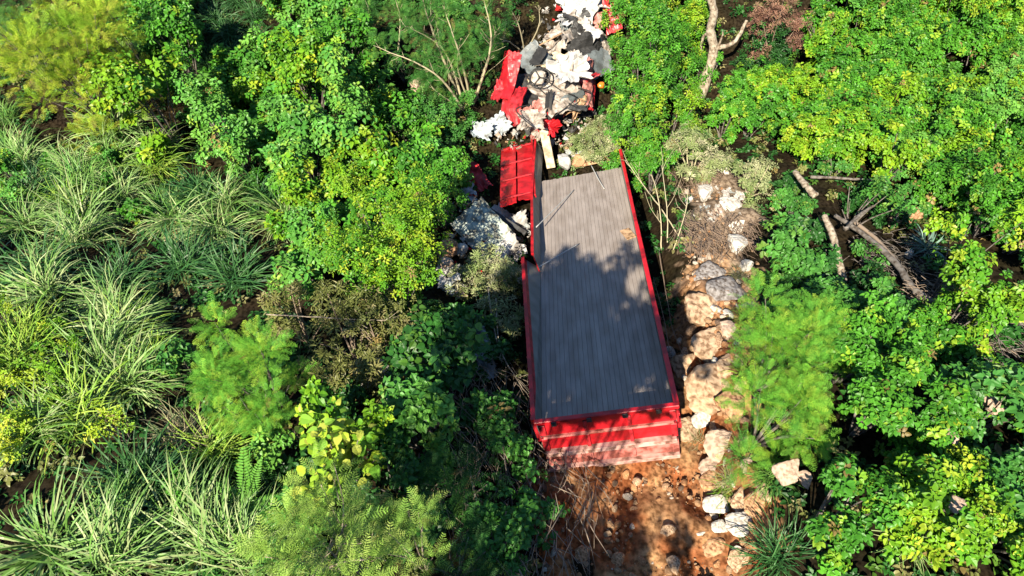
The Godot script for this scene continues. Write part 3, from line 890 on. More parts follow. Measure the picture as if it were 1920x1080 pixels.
	# the white heap beyond the cab
	var heap := [[Vector3(2.27, 1.00, -20.82), 1.5, 1.1, "white", "large crumpled white sheet across the middle of the top heap"], [Vector3(2.77, 0.90, -20.28), 1.2, 1.1, "white", "crumpled white sheet at the right of the top heap"], [Vector3(1.85, 0.90, -20.20), 1.1, 1.0, "white_dirty", "soiled white sheet at the lower left of the top heap"], [Vector3(2.69, 1.10, -21.16), 1.2, 0.9, "white", "crumpled white sheet along the top edge of the photo"], [Vector3(2.06, 1.00, -21.39), 1.1, 0.9, "white", "white sheet at the top left end of the heap"], [Vector3(2.44, 0.80, -19.95), 0.9, 0.8, "white", "small white sheet just above the added dark hole sheet"], [Vector3(3.21, 0.70, -20.10), 0.8, 0.9, "white_dirty", "grey-white sheet lying against the bright bush"], [Vector3(1.57, 0.80, -19.79), 0.7, 0.8, "white_dirty", "folded white sheet beside the pale grab rail"]]
	for q in heap: loose("crumpled_sheet", sheet(q[1], q[2], 0.3, 0.25, 0.02, 3.2), q[3], q[4], "scrap sheet", q[0], Vector3(rng.randf_range(-0.35, 0.35), 1, 0.45), rng.randf() * 3.0, "white sheets heaped beyond the cab")
	for q in [[Vector3(1.87, 1.20, -20.34), "slate", "slate grey scrap at the left flank of the white heap"], [Vector3(2.88, 1.00, -19.66), "black", "black scrap at the right foot of the white heap"], [Vector3(2.52, 1.20, -20.26), "white_dirty", "grey-white torn piece in the middle of the white heap"], [Vector3(2.19, 1.10, -19.90), "frame", "dark torn piece above the added dark hole sheet"], [Vector3(3.10, 1.10, -20.59), "pink", "pinkish torn piece beside the bright red panel"]]:
		loose("torn_scrap", sheet(0.5, 0.55, 0.14, 0.3, 0.02, 2.0), q[1], q[2], "scrap", q[0], Vector3(rng.randf_range(-0.3, 0.3), 1, 0.5), rng.randf() * 3.0)
	loose("dark_scrap", sheet(0.8, 0.6, 0.2, 0.3), "frame", "dark grey patch in the white heap", "scrap", Vector3(2.20, 1.30, -20.64), Vector3(0, 1, 0.5), 0.4)
	loose("red_panel", sheet(0.5, 1.5, 0.12, 0.1, 0.04), "red", "bright red panel at the right of the white heap by the top edge", "truck panel", Vector3(3.43, 1.20, -20.87), Vector3(0.2, 1, 0.6), 0.2)
	loose("red_panel", sheet(0.35, 0.7, 0.1, 0.2, 0.04), "red_worn", "small red strip half under the left of the crushed cab", "truck panel", Vector3(-0.45, 0.80, -17.92), Vector3(-0.3, 1, 0.5), -0.8)
	# left of the bed
	loose("broken_pane", sheet(1.15, 1.6, 0.04, 0.06, 0.02, 0.6), "pale_green", "pale green broken panel lying left of the truck bed", "panel", Vector3(-0.77, 0.60, -11.56), Vector3(-0.1, 1, 0.45), 0.5)
	for q in [[Vector3(-0.23, 0.40, -12.54), 1.0, 0.6, "white", "crumpled white sheet under the lower end of the red side gate"], [Vector3(0.09, 0.50, -12.15), 0.6, 0.8, "white", "white scrap between the dark beam and the bed"], [Vector3(-0.07, 0.35, -10.98), 0.7, 0.8, "white", "white scrap just below the dark beam's lower end"], [Vector3(0.11, 0.30, -9.85), 0.5, 0.9, "white_dirty", "soiled white strip along the bed's torn left side"], [Vector3(-1.56, 0.20, -9.60), 0.5, 0.6, "white", "white scrap at the straw bush's left edge"], [Vector3(-1.60, 0.15, -9.11), 0.5, 0.4, "pale_blue", "pale bluish scrap below the straw bush"]]:
		loose("crumpled_sheet", sheet(q[1], q[2], 0.2, 0.25, 0.02, 3.0), q[3], q[4], "scrap sheet", q[0], Vector3(rng.randf_range(-0.2, 0.2), 1, 0.4), rng.randf() * 3.0)
	var bits := []
	var tones := []
	for q in [[Vector3(-0.82, 0.00, -11.19), 1.1, 110], [Vector3(0.00, 0.00, -12.36), 0.8, 90], [Vector3(-1.28, 0.00, -12.87), 0.8, 60], [Vector3(0.27, 0.00, -16.67), 0.9, 80], [Vector3(1.63, 0.00, -17.11), 1.0, 110], [Vector3(2.51, 0.00, -21.16), 1.5, 140], [Vector3(1.31, 0.00, -19.12), 1.7, 140], [Vector3(2.47, 0.00, -15.90), 0.7, 60], [Vector3(-1.51, 0.00, -9.57), 0.6, 40], [Vector3(5.48, 0.00, -11.78), 0.9, 60]]:
		for i in int(q[2]):
			var w := rng.randf() * TAU
			var p: Vector3 = q[0] + Vector3(cos(w), 0, sin(w)) * float(q[1]) * sqrt(rng.randf())
			var lp := BED.affine_inverse() * on(p)
			if lp.x > -0.3 and lp.x < WIDE + 0.2 and lp.z > -LONG and lp.z < 0.2: continue
			bits.append(Transform3D(lean(Vector3.UP + rand_dir() * 0.6, rng.randf() * TAU).scaled_local(Vector3(1, 1, rng.randf_range(0.4, 1.0)) * (0.07 + 0.2 * pow(rng.randf(), 2.5))), on(p) + Vector3(0, rng.randf_range(0.03, 0.3), 0)))
			tones.append([Color(0.55, 0.53, 0.5), Color(0.5, 0.42, 0.34), Color(0.42, 0.46, 0.46), Color(0.5, 0.03, 0.03), Color(0.62, 0.6, 0.58), Color(0.1, 0.1, 0.1), Color(0.45, 0.3, 0.18)][[0, 0, 0, 1, 1, 2, 6 if q[0].x > 3.0 else 3, 4, 4, 5, 6][rng.randi() % 11]])
	var scraps := copies("scrap_litter", sheet(1.0, 1.0, 0.25, 0.3, 0.06, 1.5), M.stone_any, self, bits, tones)
	tag(scraps, "small torn white, beige and red scraps strewn round the wreck", "scrap litter", "", "stuff")
	loose("beam", box_mesh(Vector3(-0.7, -0.06, -0.07), Vector3(0.75, 0.06, 0.07), 0.01), "frame", "dark steel beam lying diagonally over the pale green panel", "beam", Vector3(-0.23, 0.65, -12.17), Vector3(0, 1, 0.35), -0.75)
	loose("board_fragment", box_mesh(Vector3(-0.14, 0, -0.28), Vector3(0.12, 0.03, 0.22), 0.01), "tan", "small tan board lying inside the bed by its right wall", "board", Vector3.ZERO)
	var bf := get_node("board_fragment") as Node3D
	bf.transform = BED * Transform3D(Basis(Vector3.UP, 0.3), Vector3(2.33, 0.004, -6.6))
	for q in [[Vector3(-0.81, 0.40, -7.34), "pale_blue", 0.45, 0.7, "bluish white scrap hanging among vines left of the bed"], [Vector3(-0.57, 0.30, -6.70), "pale_blue", 0.4, 0.6, "pale scrap with dark holes under the vines left of the bed"]]:
		loose("scrap_sheet", sheet(q[2], q[3], 0.15, 0.25, 0.015, 3.0), q[1], q[4], "scrap", q[0], Vector3(0.2, 1, 0.5), 0.4)

# ---------------------------------------------------------------- ground
func ground_mesh() -> ArrayMesh:
	var xs := []
	var zs := []
	var v := -15.0
	while v <= 15.01:
		xs.append(v); v += 0.1 if v > -1.0 and v < 6.0 else 0.25
	v = -27.0
	while v <= 4.01:
		zs.append(v); v += 0.12 if v > -13.0 and v < -1.0 else 0.25
	for k in range(1, 15):
		xs.append(15.0 + 0.9 * k * k); xs.push_front(-15.0 - 0.9 * k * k)
		zs.append(4.0 + 0.9 * k * k); zs.push_front(-27.0 - 0.9 * k * k)
	var st := new_st(true)
	var fine := FastNoiseLite.new()
	fine.seed = 5; fine.frequency = 0.55; fine.fractal_octaves = 4
	var pts := []
	var cols := []
	for x in xs:
		for z in zs:
			var e := Vector2(x, z) + Vector2(fine.get_noise_2d(x * 1.5, z * 1.5), fine.get_noise_2d(x * 1.5 + 50.0, z * 1.5)) * 0.9
			var dirt := Geometry2D.is_point_in_polygon(e, dirt_outline)
			var k := fine.get_noise_2d(x * 2.0, z * 2.0 + 9.0)
			pts.append(Vector3(x, terrain(x, z) + fine.get_noise_2d(x, z) * (0.3 if dirt else 0.1) + (0.09 * absf(fine.get_noise_2d(x * 2.7, z * 2.7)) if dirt else 0.0), z))
			var c := Color(0.018, 0.016, 0.01).lerp(Color(0.045, 0.034, 0.02), clampf(0.5 + k, 0, 1))
			if dirt: c = Color(0.33, 0.115, 0.045).lerp(Color(0.52, 0.29, 0.14), clampf(0.38 + k * 1.6 + 0.16 * (x - 3.0), 0, 1)).lerp(Color(0.3, 0.23, 0.165), ss(-7.5, -10.0, z + k * 2.0))
			cols.append(c)
	var m := zs.size()
	for i in xs.size() - 1:
		for k in m - 1:
			for q in [i * m + k, i * m + k + 1, (i + 1) * m + k + 1, i * m + k, (i + 1) * m + k + 1, (i + 1) * m + k]:
				st.set_color(cols[q])
				st.add_vertex(pts[q])
	return done(st)

# ---------------------------------------------------------------- the scene
func _ready() -> void:
	rng.seed = 20417
	var cam := Camera3D.new()
	cam.name = "camera"
	cam.fov = 45.12
	cam.far = 800.0
	cam.position = Vector3(0, 13.2, 0)
	cam.rotation_degrees.x = -58.0
	add_child(cam)
	cam.current = true
	var we := WorldEnvironment.new()
	we.name = "environment"
	var env := Environment.new()
	env.background_mode = Environment.BG_SKY
	env.sky = Sky.new()
	var sm := ProceduralSkyMaterial.new()
	sm.sky_top_color = Color(0.29, 0.4, 0.56)
	sm.sky_horizon_color = Color(0.55, 0.68, 0.82)
	sm.ground_bottom_color = Color(0.1, 0.12, 0.07)
	sm.ground_horizon_color = Color(0.4, 0.48, 0.5)
	env.sky.sky_material = sm
	env.tonemap_mode = Environment.TONE_MAPPER_LINEAR
	env.tonemap_exposure = 2.4
	env.background_energy_multiplier = 0.85
	env.sdfgi_enabled = true
	env.ssao_enabled = true
	env.ssil_enabled = true
	we.environment = env
	add_child(we)
	var sun := DirectionalLight3D.new()
	sun.name = "sun"
	sun.light_color = Color(1.0, 0.955, 0.87)
	sun.light_energy = 1.6
	sun.light_angular_distance = 0.5
	sun.shadow_enabled = true
	add_child(sun)
	sun.look_at_from_position(Vector3(-0.28, 0.74, 0.6) * 50.0, Vector3.ZERO, Vector3.UP)

	lumps.seed = 3; lumps.frequency = 0.35
	dirt_outline = PackedVector2Array([Vector2(0.27, -4.65), Vector2(2.79, -4.45), Vector2(3.42, -6.41), Vector2(4.28, -9.75), Vector2(5.27, -13.44), Vector2(6.62, -13.35), Vector2(6.04, -9.82), Vector2(5.57, -8.04), Vector2(4.63, -5.82), Vector2(4.24, -4.35), Vector2(4.27, -2.98), Vector2(4.01, -1.75), Vector2(0.36, -1.90)])
	# plants grow round the bed and the wreck, never through them
	clear_outlines = [PackedVector2Array([Vector2(0.35, -4.0), Vector2(3.25, -4.0), Vector2(3.3, -9.0), Vector2(3.15, -14.2), Vector2(1.3, -14.5), Vector2(1.1, -16.2), Vector2(-0.5, -16.2), Vector2(-0.6, -12.9), Vector2(0.4, -12.8), Vector2(0.2, -9.0)]),
		PackedVector2Array([Vector2(-0.73, -17.67), Vector2(0.00, -20.36), Vector2(1.58, -22.96), Vector2(3.86, -22.94), Vector2(3.05, -20.23), Vector2(2.91, -18.00), Vector2(1.63, -17.11), Vector2(0.00, -16.67)]),
		PackedVector2Array([Vector2(8.14, -13.83), Vector2(8.59, -11.43), Vector2(9.15, -10.53), Vector2(9.40, -8.40), Vector2(9.45, -7.41), Vector2(9.05, -7.18), Vector2(8.57, -8.64), Vector2(8.30, -10.02), Vector2(7.66, -8.31), Vector2(7.26, -8.33), Vector2(7.99, -11.10)])]
	make_materials()
	make_shapes()

	var gr := solo("ground", ground_mesh(), M.soil, "", "", Transform3D())
	tag(gr, "dark humus slope with a strip of bare orange soil in the gully", "", "", "structure")

	build_bed()
	build_wreck()
	build_plants()
	build_stones()
	build_dead_wood()
	name_plants()

func build_plants() -> void:
	# plants with a place of their own
	var P := func(called: String, label: String, cat: String, at: Vector3, r: float, kind: String, pal: Array, s: float, fill := 1.0, bark := "bark") -> void:
		shrub(called, label, cat, at, r, kind, pal, s, fill, "", bark)
		planted.append([at, r * (1.0 if kind == "feather" else 0.75)])
	P.call("feathery_tree", "large yellow-green feathery crown at the upper left corner", "tree", Vector3(-13.33, 3.40, -16.85), 1.65, "feather", GOLD, 0.34, 1.5)
	P.call("feathery_tree", "dimmer green feathery crown at the left end of the top edge", "tree", Vector3(-15.82, 2.60, -18.63), 1.34, "feather", FERNY, 0.32, 0.7)
	P.call("feathery_tree", "yellow-green feathery crown second from the left along the top edge", "tree", Vector3(-11.93, 3.20, -18.06), 0.97, "feather", GOLD, 0.32, 1.5)
	P.call("bush", "tall bush of round yellow-green leaves right of the yellow feathery crown", "bush", Vector3(-10.95, 2.80, -16.06), 1.18, "broad", LIME, 0.258)
	P.call("bush", "bright leafy bush touching the top edge, left of the dark hollow", "bush", Vector3(-10.90, 2.60, -18.52), 1.01, "broad", BRIGHT, 0.232)
	P.call("bush", "leafy bush with minty leaves above the pale grass, right of its tall neighbour", "bush", Vector3(-9.23, 2.20, -15.82), 0.96, "broad", MINT, 0.224)
	P.call("bush", "minty round-leaved bush between the pale grass and the tall lit thicket", "bush", Vector3(-8.28, 1.70, -14.48), 0.78, "broad", MINT, 0.232)
	P.call("bush", "tall lit bush of round leaves at the right of the dark hollow", "bush", Vector3(-6.58, 2.60, -17.34), 1.15, "broad", LIME, 0.249)
	P.call("bush", "tall mint-green bush in the middle of the upper left thicket", "bush", Vector3(-5.21, 2.80, -15.10), 1.30, "broad", MINT, 0.258)
	P.call("bush", "mint-green bush below the tall one in the upper left thicket", "bush", Vector3(-5.98, 2.20, -13.84), 1.12, "broad", MINT, 0.249)
	P.call("bush", "leafy green bush topping the thicket beside the fine-leaved sapling", "bush", Vector3(-5.33, 2.20, -18.85), 1.03, "broad", BRIGHT, 0.232)
	P.call("bush", "round-leaved bush right above the dense lime bush", "bush", Vector3(-4.12, 1.90, -14.01), 0.92, "broad", LIME, 0.258)
	P.call("bush", "yellow-flecked bush left of the dense lime bush", "bush", Vector3(-5.43, 1.80, -12.39), 0.86, "broad", LIME, 0.241)
	P.call("bush", "low bush with single large round leaves beside the black hollow", "bush", Vector3(-3.59, 1.20, -16.47), 0.77, "broad", BRIGHT, 0.33, 0.8)
	P.call("bush", "large dense lime bush of very small leaves left of the wrecked bed", "bush", Vector3(-2.91, 2.80, -9.31), 1.46, "fine", LIME, 0.21, 1.1)
	P.call("bush", "smaller lime bush bordering the pale green panel", "bush", Vector3(-1.88, 2.00, -11.97), 0.77, "fine", BRIGHT, 0.25)
	P.call("bush", "lower half of the lime thicket, reaching down to the dark vines", "bush", Vector3(-2.59, 1.90, -8.23), 0.86, "fine", LIME, 0.21)
	P.call("bush", "dull green bush in half shade just left of the crushed cab", "bush", Vector3(-2.74, 1.00, -16.33), 1.03, "fine", FERNY, 0.24, 0.8)
	P.call("round_sapling", "round bright feathery sapling crown standing over dark grass", "tree", Vector3(-4.67, 2.60, -5.37), 0.77, "feather", VIVID, 0.2, 2.0)
	P.call("round_sapling", "low feathery sapling below the round bright crown", "tree", Vector3(-4.73, 1.60, -4.71), 0.49, "feather", VIVID, 0.2, 1.8)
	P.call("dry_bush", "olive dry bush spreading between the lime bush and the dark thicket", "bush", Vector3(-3.35, 1.30, -6.58), 1.03, "lance", OLIVE, 0.2, 0.7, "twig_dark")
	P.call("dry_bush", "smaller olive bush at the left of the big olive one", "bush", Vector3(-4.67, 1.20, -7.36), 0.68, "lance", OLIVE, 0.2, 0.6, "twig_dark")
	P.call("dry_bush", "mossy olive bush above the white boulder", "bush", Vector3(-2.70, 1.40, -6.67), 0.65, "fine", OLIVE, 0.2, 0.7, "twig_dark")
	P.call("dry_bush", "straw and olive bush among white scraps left of the bed", "bush", Vector3(-0.66, 0.90, -9.47), 0.82, "lance", SILVER, 0.17, 0.9, "straw")
	P.call("dry_bush", "thin straw bush hugging the bed's left wall", "bush", Vector3(-0.19, 0.80, -8.05), 0.52, "lance", SILVER, 0.16, 0.7, "straw")
	P.call("shade_bush", "dark green bush in deep shade left of the bed's rear half", "bush", Vector3(-1.33, 1.60, -5.85), 0.87, "broad", SHADED_GREEN, 0.26)
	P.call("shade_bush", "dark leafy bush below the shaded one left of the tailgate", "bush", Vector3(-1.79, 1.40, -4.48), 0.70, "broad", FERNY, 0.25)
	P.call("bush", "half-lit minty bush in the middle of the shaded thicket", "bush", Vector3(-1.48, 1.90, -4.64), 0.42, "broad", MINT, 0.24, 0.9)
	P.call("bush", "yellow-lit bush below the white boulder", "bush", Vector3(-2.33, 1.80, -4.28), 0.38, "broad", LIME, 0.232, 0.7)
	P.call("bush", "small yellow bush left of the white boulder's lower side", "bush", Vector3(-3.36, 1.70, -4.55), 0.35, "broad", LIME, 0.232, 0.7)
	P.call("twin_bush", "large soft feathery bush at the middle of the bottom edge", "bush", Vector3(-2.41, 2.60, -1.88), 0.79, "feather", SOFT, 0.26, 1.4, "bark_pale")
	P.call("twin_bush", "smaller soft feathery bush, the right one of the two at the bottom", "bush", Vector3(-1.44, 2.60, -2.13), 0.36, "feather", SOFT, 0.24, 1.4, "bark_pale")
	P.call("shade_bush", "dark bush against the bottom edge right of the soft feathery pair", "bush", Vector3(-0.89, 1.20, -2.01), 0.61, "feather", SHADED_GREEN, 0.3, 0.6)
	P.call("shade_bush", "dark bush in the black shade left of the tailgate", "bush", Vector3(-0.91, 1.10, -3.51), 0.78, "feather", SHADED_GREEN, 0.3, 0.5)
	P.call("shade_bush", "dark leafy bush between the big-leaved bush and the vines", "bush", Vector3(-2.06, 1.00, -3.43), 0.54, "broad", SHADED_GREEN, 0.25, 0.7)
	P.call("bush", "tall bright green bush rising right of the crushed cab", "bush", Vector3(4.33, 3.00, -17.61), 1.39, "fine", BRIGHT, 0.27, 1.1)
	P.call("bush", "bright green bush between the crushed cab and the forked trunk", "bush", Vector3(3.99, 2.20, -15.74), 1.28, "fine", BRIGHT, 0.26, 1.1)
	P.call("bush", "narrow tongue of bright leaves hanging right of the bed's front corner", "bush", Vector3(4.06, 1.70, -13.12), 0.61, "fine", BRIGHT, 0.24, 1.1)
	P.call("bush", "yellowish green bush below the forked trunk's left root", "bush", Vector3(4.98, 1.60, -15.56), 0.96, "fine", LIME, 0.24, 1.0)
	P.call("pale_bush", "grey-green pale bush leaning over the bed's front edge", "bush", Vector3(2.63, 0.80, -15.62), 0.82, "fine", SILVER, 0.17, 1.5, "straw")
	P.call("pale_bush", "second grey-green bush where the bright bush meets the bed corner", "bush", Vector3(3.48, 1.00, -15.95), 0.68, "fine", SILVER, 0.17, 1.4, "straw")
	P.call("pale_bush", "pale silvery bush left of the right-hand vine thicket's foot", "bush", Vector3(5.22, 0.90, -13.44), 0.82, "lance", SILVER, 0.18, 0.7, "straw")
	P.call("pale_bush", "silvery dry bush beside the white stones above the brush pile", "bush", Vector3(6.55, 0.80, -12.35), 0.64, "fine", SILVER, 0.2, 0.8, "straw")
	P.call("soft_shrub", "soft vivid green feathery shrub on the gully's right bank", "shrub", Vector3(4.69, 2.00, -5.40), 0.82, "feather", VIVID, 0.2, 1.9)
	P.call("soft_shrub", "soft blue-green feathery shrub, lower one on the gully's right bank", "shrub", Vector3(4.31, 1.70, -4.17), 0.70, "feather", VIVID, 0.2, 1.9)
	P.call("bush", "bright leafy bush right of the soft feathery shrub", "bush", Vector3(6.25, 1.70, -5.55), 0.73, "broad", BRIGHT, 0.16)
	P.call("bush", "dense bright bush in the middle of the lower right thicket", "bush", Vector3(6.06, 1.80, -4.31), 0.79, "broad", BRIGHT, 0.155, 1.1)
	P.call("bush", "yellow-green bush standing out at the right edge above the fallen log", "bush", Vector3(9.06, 2.00, -7.70), 0.82, "broad", LIME, 0.16)
	P.call("bush", "yellow-green bush between the spiky clump and the right edge", "bush", Vector3(8.67, 1.70, -6.54), 0.58, "broad", LIME, 0.16)
	P.call("bush", "fresh green bush at the bottom edge, first right of the bare soil", "bush", Vector3(4.65, 1.40, -2.46), 0.59, "broad", BRIGHT, 0.165)
	P.call("bush", "fresh yellow-green bush in the bottom right thicket", "bush", Vector3(5.74, 1.50, -2.42), 0.62, "broad", LIME, 0.16)
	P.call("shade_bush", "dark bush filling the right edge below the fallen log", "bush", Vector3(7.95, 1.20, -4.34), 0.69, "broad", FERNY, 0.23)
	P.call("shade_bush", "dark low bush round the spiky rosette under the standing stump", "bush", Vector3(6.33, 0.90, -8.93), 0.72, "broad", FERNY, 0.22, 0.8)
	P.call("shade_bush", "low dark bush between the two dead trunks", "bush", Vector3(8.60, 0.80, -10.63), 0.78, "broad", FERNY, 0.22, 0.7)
	P.call("shade_bush", "dark bush in the hollow right of the forked bare trunk", "bush", Vector3(8.55, 0.80, -19.64), 1.09, "fine", SHADED_GREEN, 0.24, 0.7)
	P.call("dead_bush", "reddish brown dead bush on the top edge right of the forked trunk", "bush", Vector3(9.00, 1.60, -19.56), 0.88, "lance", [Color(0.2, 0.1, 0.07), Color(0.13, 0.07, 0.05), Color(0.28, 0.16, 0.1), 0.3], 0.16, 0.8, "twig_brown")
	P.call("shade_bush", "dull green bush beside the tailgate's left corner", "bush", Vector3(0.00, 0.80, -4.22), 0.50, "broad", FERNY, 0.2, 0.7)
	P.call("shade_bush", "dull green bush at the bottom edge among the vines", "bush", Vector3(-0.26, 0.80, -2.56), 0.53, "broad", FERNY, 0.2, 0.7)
	big_leaf_bush()
	fern()
	# saplings with fine fronds above the crushed cab
	feather_tree("tall fine-leaved sapling with pale stems rising left of the crushed cab", Vector3(-1.62, 0.00, -17.89), [Vector3(-4.23, 3.00, -17.49), Vector3(-2.67, 4.20, -18.17), Vector3(-3.19, 3.60, -17.60), Vector3(-2.76, 1.60, -17.57)], FERNY, 0.3, 55)
	feather_tree("slender fine-leaved sapling nearest the crushed cab", Vector3(-1.38, 0.00, -18.10), [Vector3(-1.60, 2.60, -18.27), Vector3(-2.08, 3.80, -18.21), Vector3(-0.88, 4.00, -18.41), Vector3(-0.51, 2.60, -18.50)], FERNY, 0.3, 50)
	feather_tree("fine-leaved sapling at the top edge above the black hollow", Vector3(-4.14, 0.00, -19.52), [Vector3(-4.68, 2.40, -19.72), Vector3(-3.80, 2.60, -19.94), Vector3(-5.43, 2.00, -19.48)], FERNY, 0.3, 50)
	feather_tree("dark fine-leaved sapling between the slender one and the white heap", Vector3(0.48, 0.00, -20.36), [Vector3(0.00, 2.00, -19.97), Vector3(0.88, 2.20, -19.98), Vector3(-0.53, 1.50, -18.97)], FERNY, 0.28, 40)
	for q in [Vector3(-3.83, 0.00, -20.67), Vector3(-1.69, 0.00, -19.11), Vector3(-5.01, 0.00, -21.11), Vector3(0.39, 0.00, -21.39), Vector3(-0.97, 0.00, -21.62)]: planted.append([q, 0.8])

	# grass with a place of its own
	var G := [["star", Vector3(-7.51, 0.00, -2.38), 1.35, "big fountain of broad pale grass blades at the lower left"], ["star", Vector3(-6.40, 0.00, -12.04), 1.25, "pale grass fountain against the dense lime bush"], ["star", Vector3(-13.09, 0.00, -16.65), 1.45, "big pale tussock below the yellow feathery crown"], ["star", Vector3(-11.36, 0.00, -15.36), 1.2, "pale tussock right below the biggest upper left one"], ["star", Vector3(-13.39, 0.00, -11.64), 1.2, "blue-green grass fountain by the left edge"], ["pale", Vector3(-8.91, 0.00, -7.12), 1.35, "lit whitish tussock left of the round feathery sapling"], ["pale", Vector3(-7.91, 0.00, -5.88), 1.25, "lit tussock with crossing straw blades below its whitish neighbour"], ["lime", Vector3(-8.52, 0.00, -5.05), 1.5, "yellow-green fountain of thin blades at the left"], ["pale", Vector3(-5.54, 0.00, -2.71), 1.2, "row of pale curved blades at the bottom, left of the fern"], ["pale", Vector3(-4.78, 0.00, -2.34), 1.2, "pale tussock at the bottom edge below the fern"], ["pale", Vector3(-15.34, 0.00, -14.99), 1.25, "pale tussock leaning at the left edge, upper part"], ["pale", Vector3(-9.54, 0.00, -11.97), 1.2, "blue-white tussock in the middle of the grass slope"], ["pale", Vector3(-8.17, 0.00, -11.49), 1.15, "blue-white tussock between the grass slope and the lime fountain"], ["lime", Vector3(-10.57, 0.00, -6.46), 1.4, "lime grass tuft at the left edge, lower part"], ["pale", Vector3(-8.33, 0.00, -12.82), 1.1, "pale tussock under the lowest minty bush of the upper thicket"], ["pale", Vector3(-13.48, 0.00, -14.43), 1.2, "pale tussock sprawling below the two biggest upper left ones"], ["star", Vector3(-8.76, 0.00, -6.47), 1.2, "star-shaped pale tussock left of the sapling"], ["pale", Vector3(-4.21, 0.00, -2.21), 1.1, "pale tussock at the bottom edge left of the feathery pair"], ["pale", Vector3(-6.44, 0.00, -2.16), 1.2, "pale tussock at the bottom edge right of the grass fountain"], ["lime", Vector3(-8.56, 0.00, -7.29), 1.1, "lime tussock at the foot of the dark grass hollow"], ["deep", Vector3(4.12, 0.00, -2.17), 0.8, "small grass tuft beside the bare soil at the bottom edge"], ["pale", Vector3(6.03, 0.00, -2.47), 0.75, "pale grass tuft among the bushes of the lower right"], ["spike", Vector3(6.52, 0.00, -8.27), 0.85, "blue-green spiky rosette in the shade of the standing stump"], ["spike", Vector3(9.92, 0.00, -9.58), 0.8, "spiky clump on bare soil right of the long fallen log"], ["dry", Vector3(-6.33, 0.00, -4.56), 1.2, "dry straw tussock in the middle of the lower grass"], ["lime", Vector3(-5.68, 0.00, -4.32), 1.2, "tall yellow-green tussock left of the fern"], ["dry", Vector3(3.93, 0.00, -3.60), 0.6, "small dry tuft on the soil strip right of the tailgate"]]
	for q in G:
		grass(q[0], q[1], q[2], q[3])
		planted.append([q[1], 0.35])

	for q in [[Vector3(5.01, 0.00, -7.35), "lime", "lime tuft on the earth ledge below the brush pile"], [Vector3(4.63, 0.00, -5.82), "lime", "lime tuft between the tan ledge and the feathery shrub"], [Vector3(4.05, 0.00, -6.00), "dry", "dry tuft in the crack between two tan ledges"], [Vector3(4.14, 0.00, -3.97), "green", "green tuft above the flat orange slab"], [Vector3(3.81, 0.00, -3.49), "lime", "small lime tuft in the middle of the soil strip"], [Vector3(4.32, 0.00, -3.45), "green", "green tuft where the soil strip meets the thicket"], [Vector3(3.62, 0.00, -4.59), "dry", "dry tuft at the tailgate's right foot"], [Vector3(5.30, 0.00, -8.81), "dry", "dry tuft beside the tilted brown slab"], [Vector3(6.39, 0.00, -11.47), "dry", "dry tuft right of the white bank stones"], [Vector3(4.75, 0.00, -11.04), "dry", "dry tuft left of the brush pile"]]:
		grass(q[1], q[0], 0.5, q[2])
	# the thickets between them
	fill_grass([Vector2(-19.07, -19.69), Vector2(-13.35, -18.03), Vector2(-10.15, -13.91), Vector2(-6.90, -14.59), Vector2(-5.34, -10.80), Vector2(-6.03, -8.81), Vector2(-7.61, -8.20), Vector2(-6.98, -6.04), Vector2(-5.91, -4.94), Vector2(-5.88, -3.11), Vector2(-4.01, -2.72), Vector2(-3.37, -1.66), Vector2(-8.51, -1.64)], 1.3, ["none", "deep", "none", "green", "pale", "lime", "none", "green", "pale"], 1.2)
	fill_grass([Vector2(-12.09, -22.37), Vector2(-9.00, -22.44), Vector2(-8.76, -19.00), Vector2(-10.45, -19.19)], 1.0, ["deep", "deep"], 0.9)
	fill_shrubs([Vector2(-14.70, -22.81), Vector2(-12.18, -22.86), Vector2(-10.35, -18.53), Vector2(-8.20, -19.01), Vector2(-8.67, -22.94), Vector2(-5.54, -23.01), Vector2(-4.41, -17.97), Vector2(-1.75, -15.58), Vector2(-1.55, -12.22), Vector2(-2.11, -8.86), Vector2(-4.82, -9.23), Vector2(-6.73, -14.59), Vector2(-9.24, -15.12), Vector2(-11.01, -16.45)], 1.0, "broad", [BRIGHT, MINT, LIME], 0.75, 1.2, 0.26, ["mid green round-leaved shrub", "mint-green round-leaved shrub", "yellow-green round-leaved shrub"], 0.8)
	fill_shrubs([Vector2(-6.32, -22.99), Vector2(1.59, -23.08), Vector2(0.00, -20.24), Vector2(-1.09, -17.11), Vector2(-2.87, -16.60), Vector2(-3.72, -18.63)], 1.15, "fine", [SHADED_GREEN, FERNY], 0.65, 0.7, 0.22, ["dark fine-leaved shrub", "dull green fine-leaved shrub"], 0.7)
	fill_shrubs([Vector2(3.96, -23.06), Vector2(6.50, -22.94), Vector2(6.50, -18.78), Vector2(6.07, -15.91), Vector2(4.07, -15.13), Vector2(3.08, -17.10)], 0.95, "fine", [BRIGHT, LIME], 0.7, 1.3, 0.23, ["bright green small-leaved shrub", "lime small-leaved shrub"], 1.0)
	fill_shrubs([Vector2(6.95, -17.86), Vector2(9.42, -18.82), Vector2(11.25, -22.58), Vector2(19.25, -21.97), Vector2(14.88, -12.64), Vector2(10.89, -6.76), Vector2(10.80, -9.96), Vector2(11.12, -11.88), Vector2(9.10, -13.15), Vector2(8.00, -16.12), Vector2(6.29, -14.91)], 1.02, "broad", [BRIGHT, LIME, MINT, BRIGHT], 0.8, 1.25, 0.16, ["bright green vine-thicket shrub", "yellow-green vine-thicket shrub", "fresh green vine-thicket shrub", "lime green vine-thicket shrub"], 1.0)
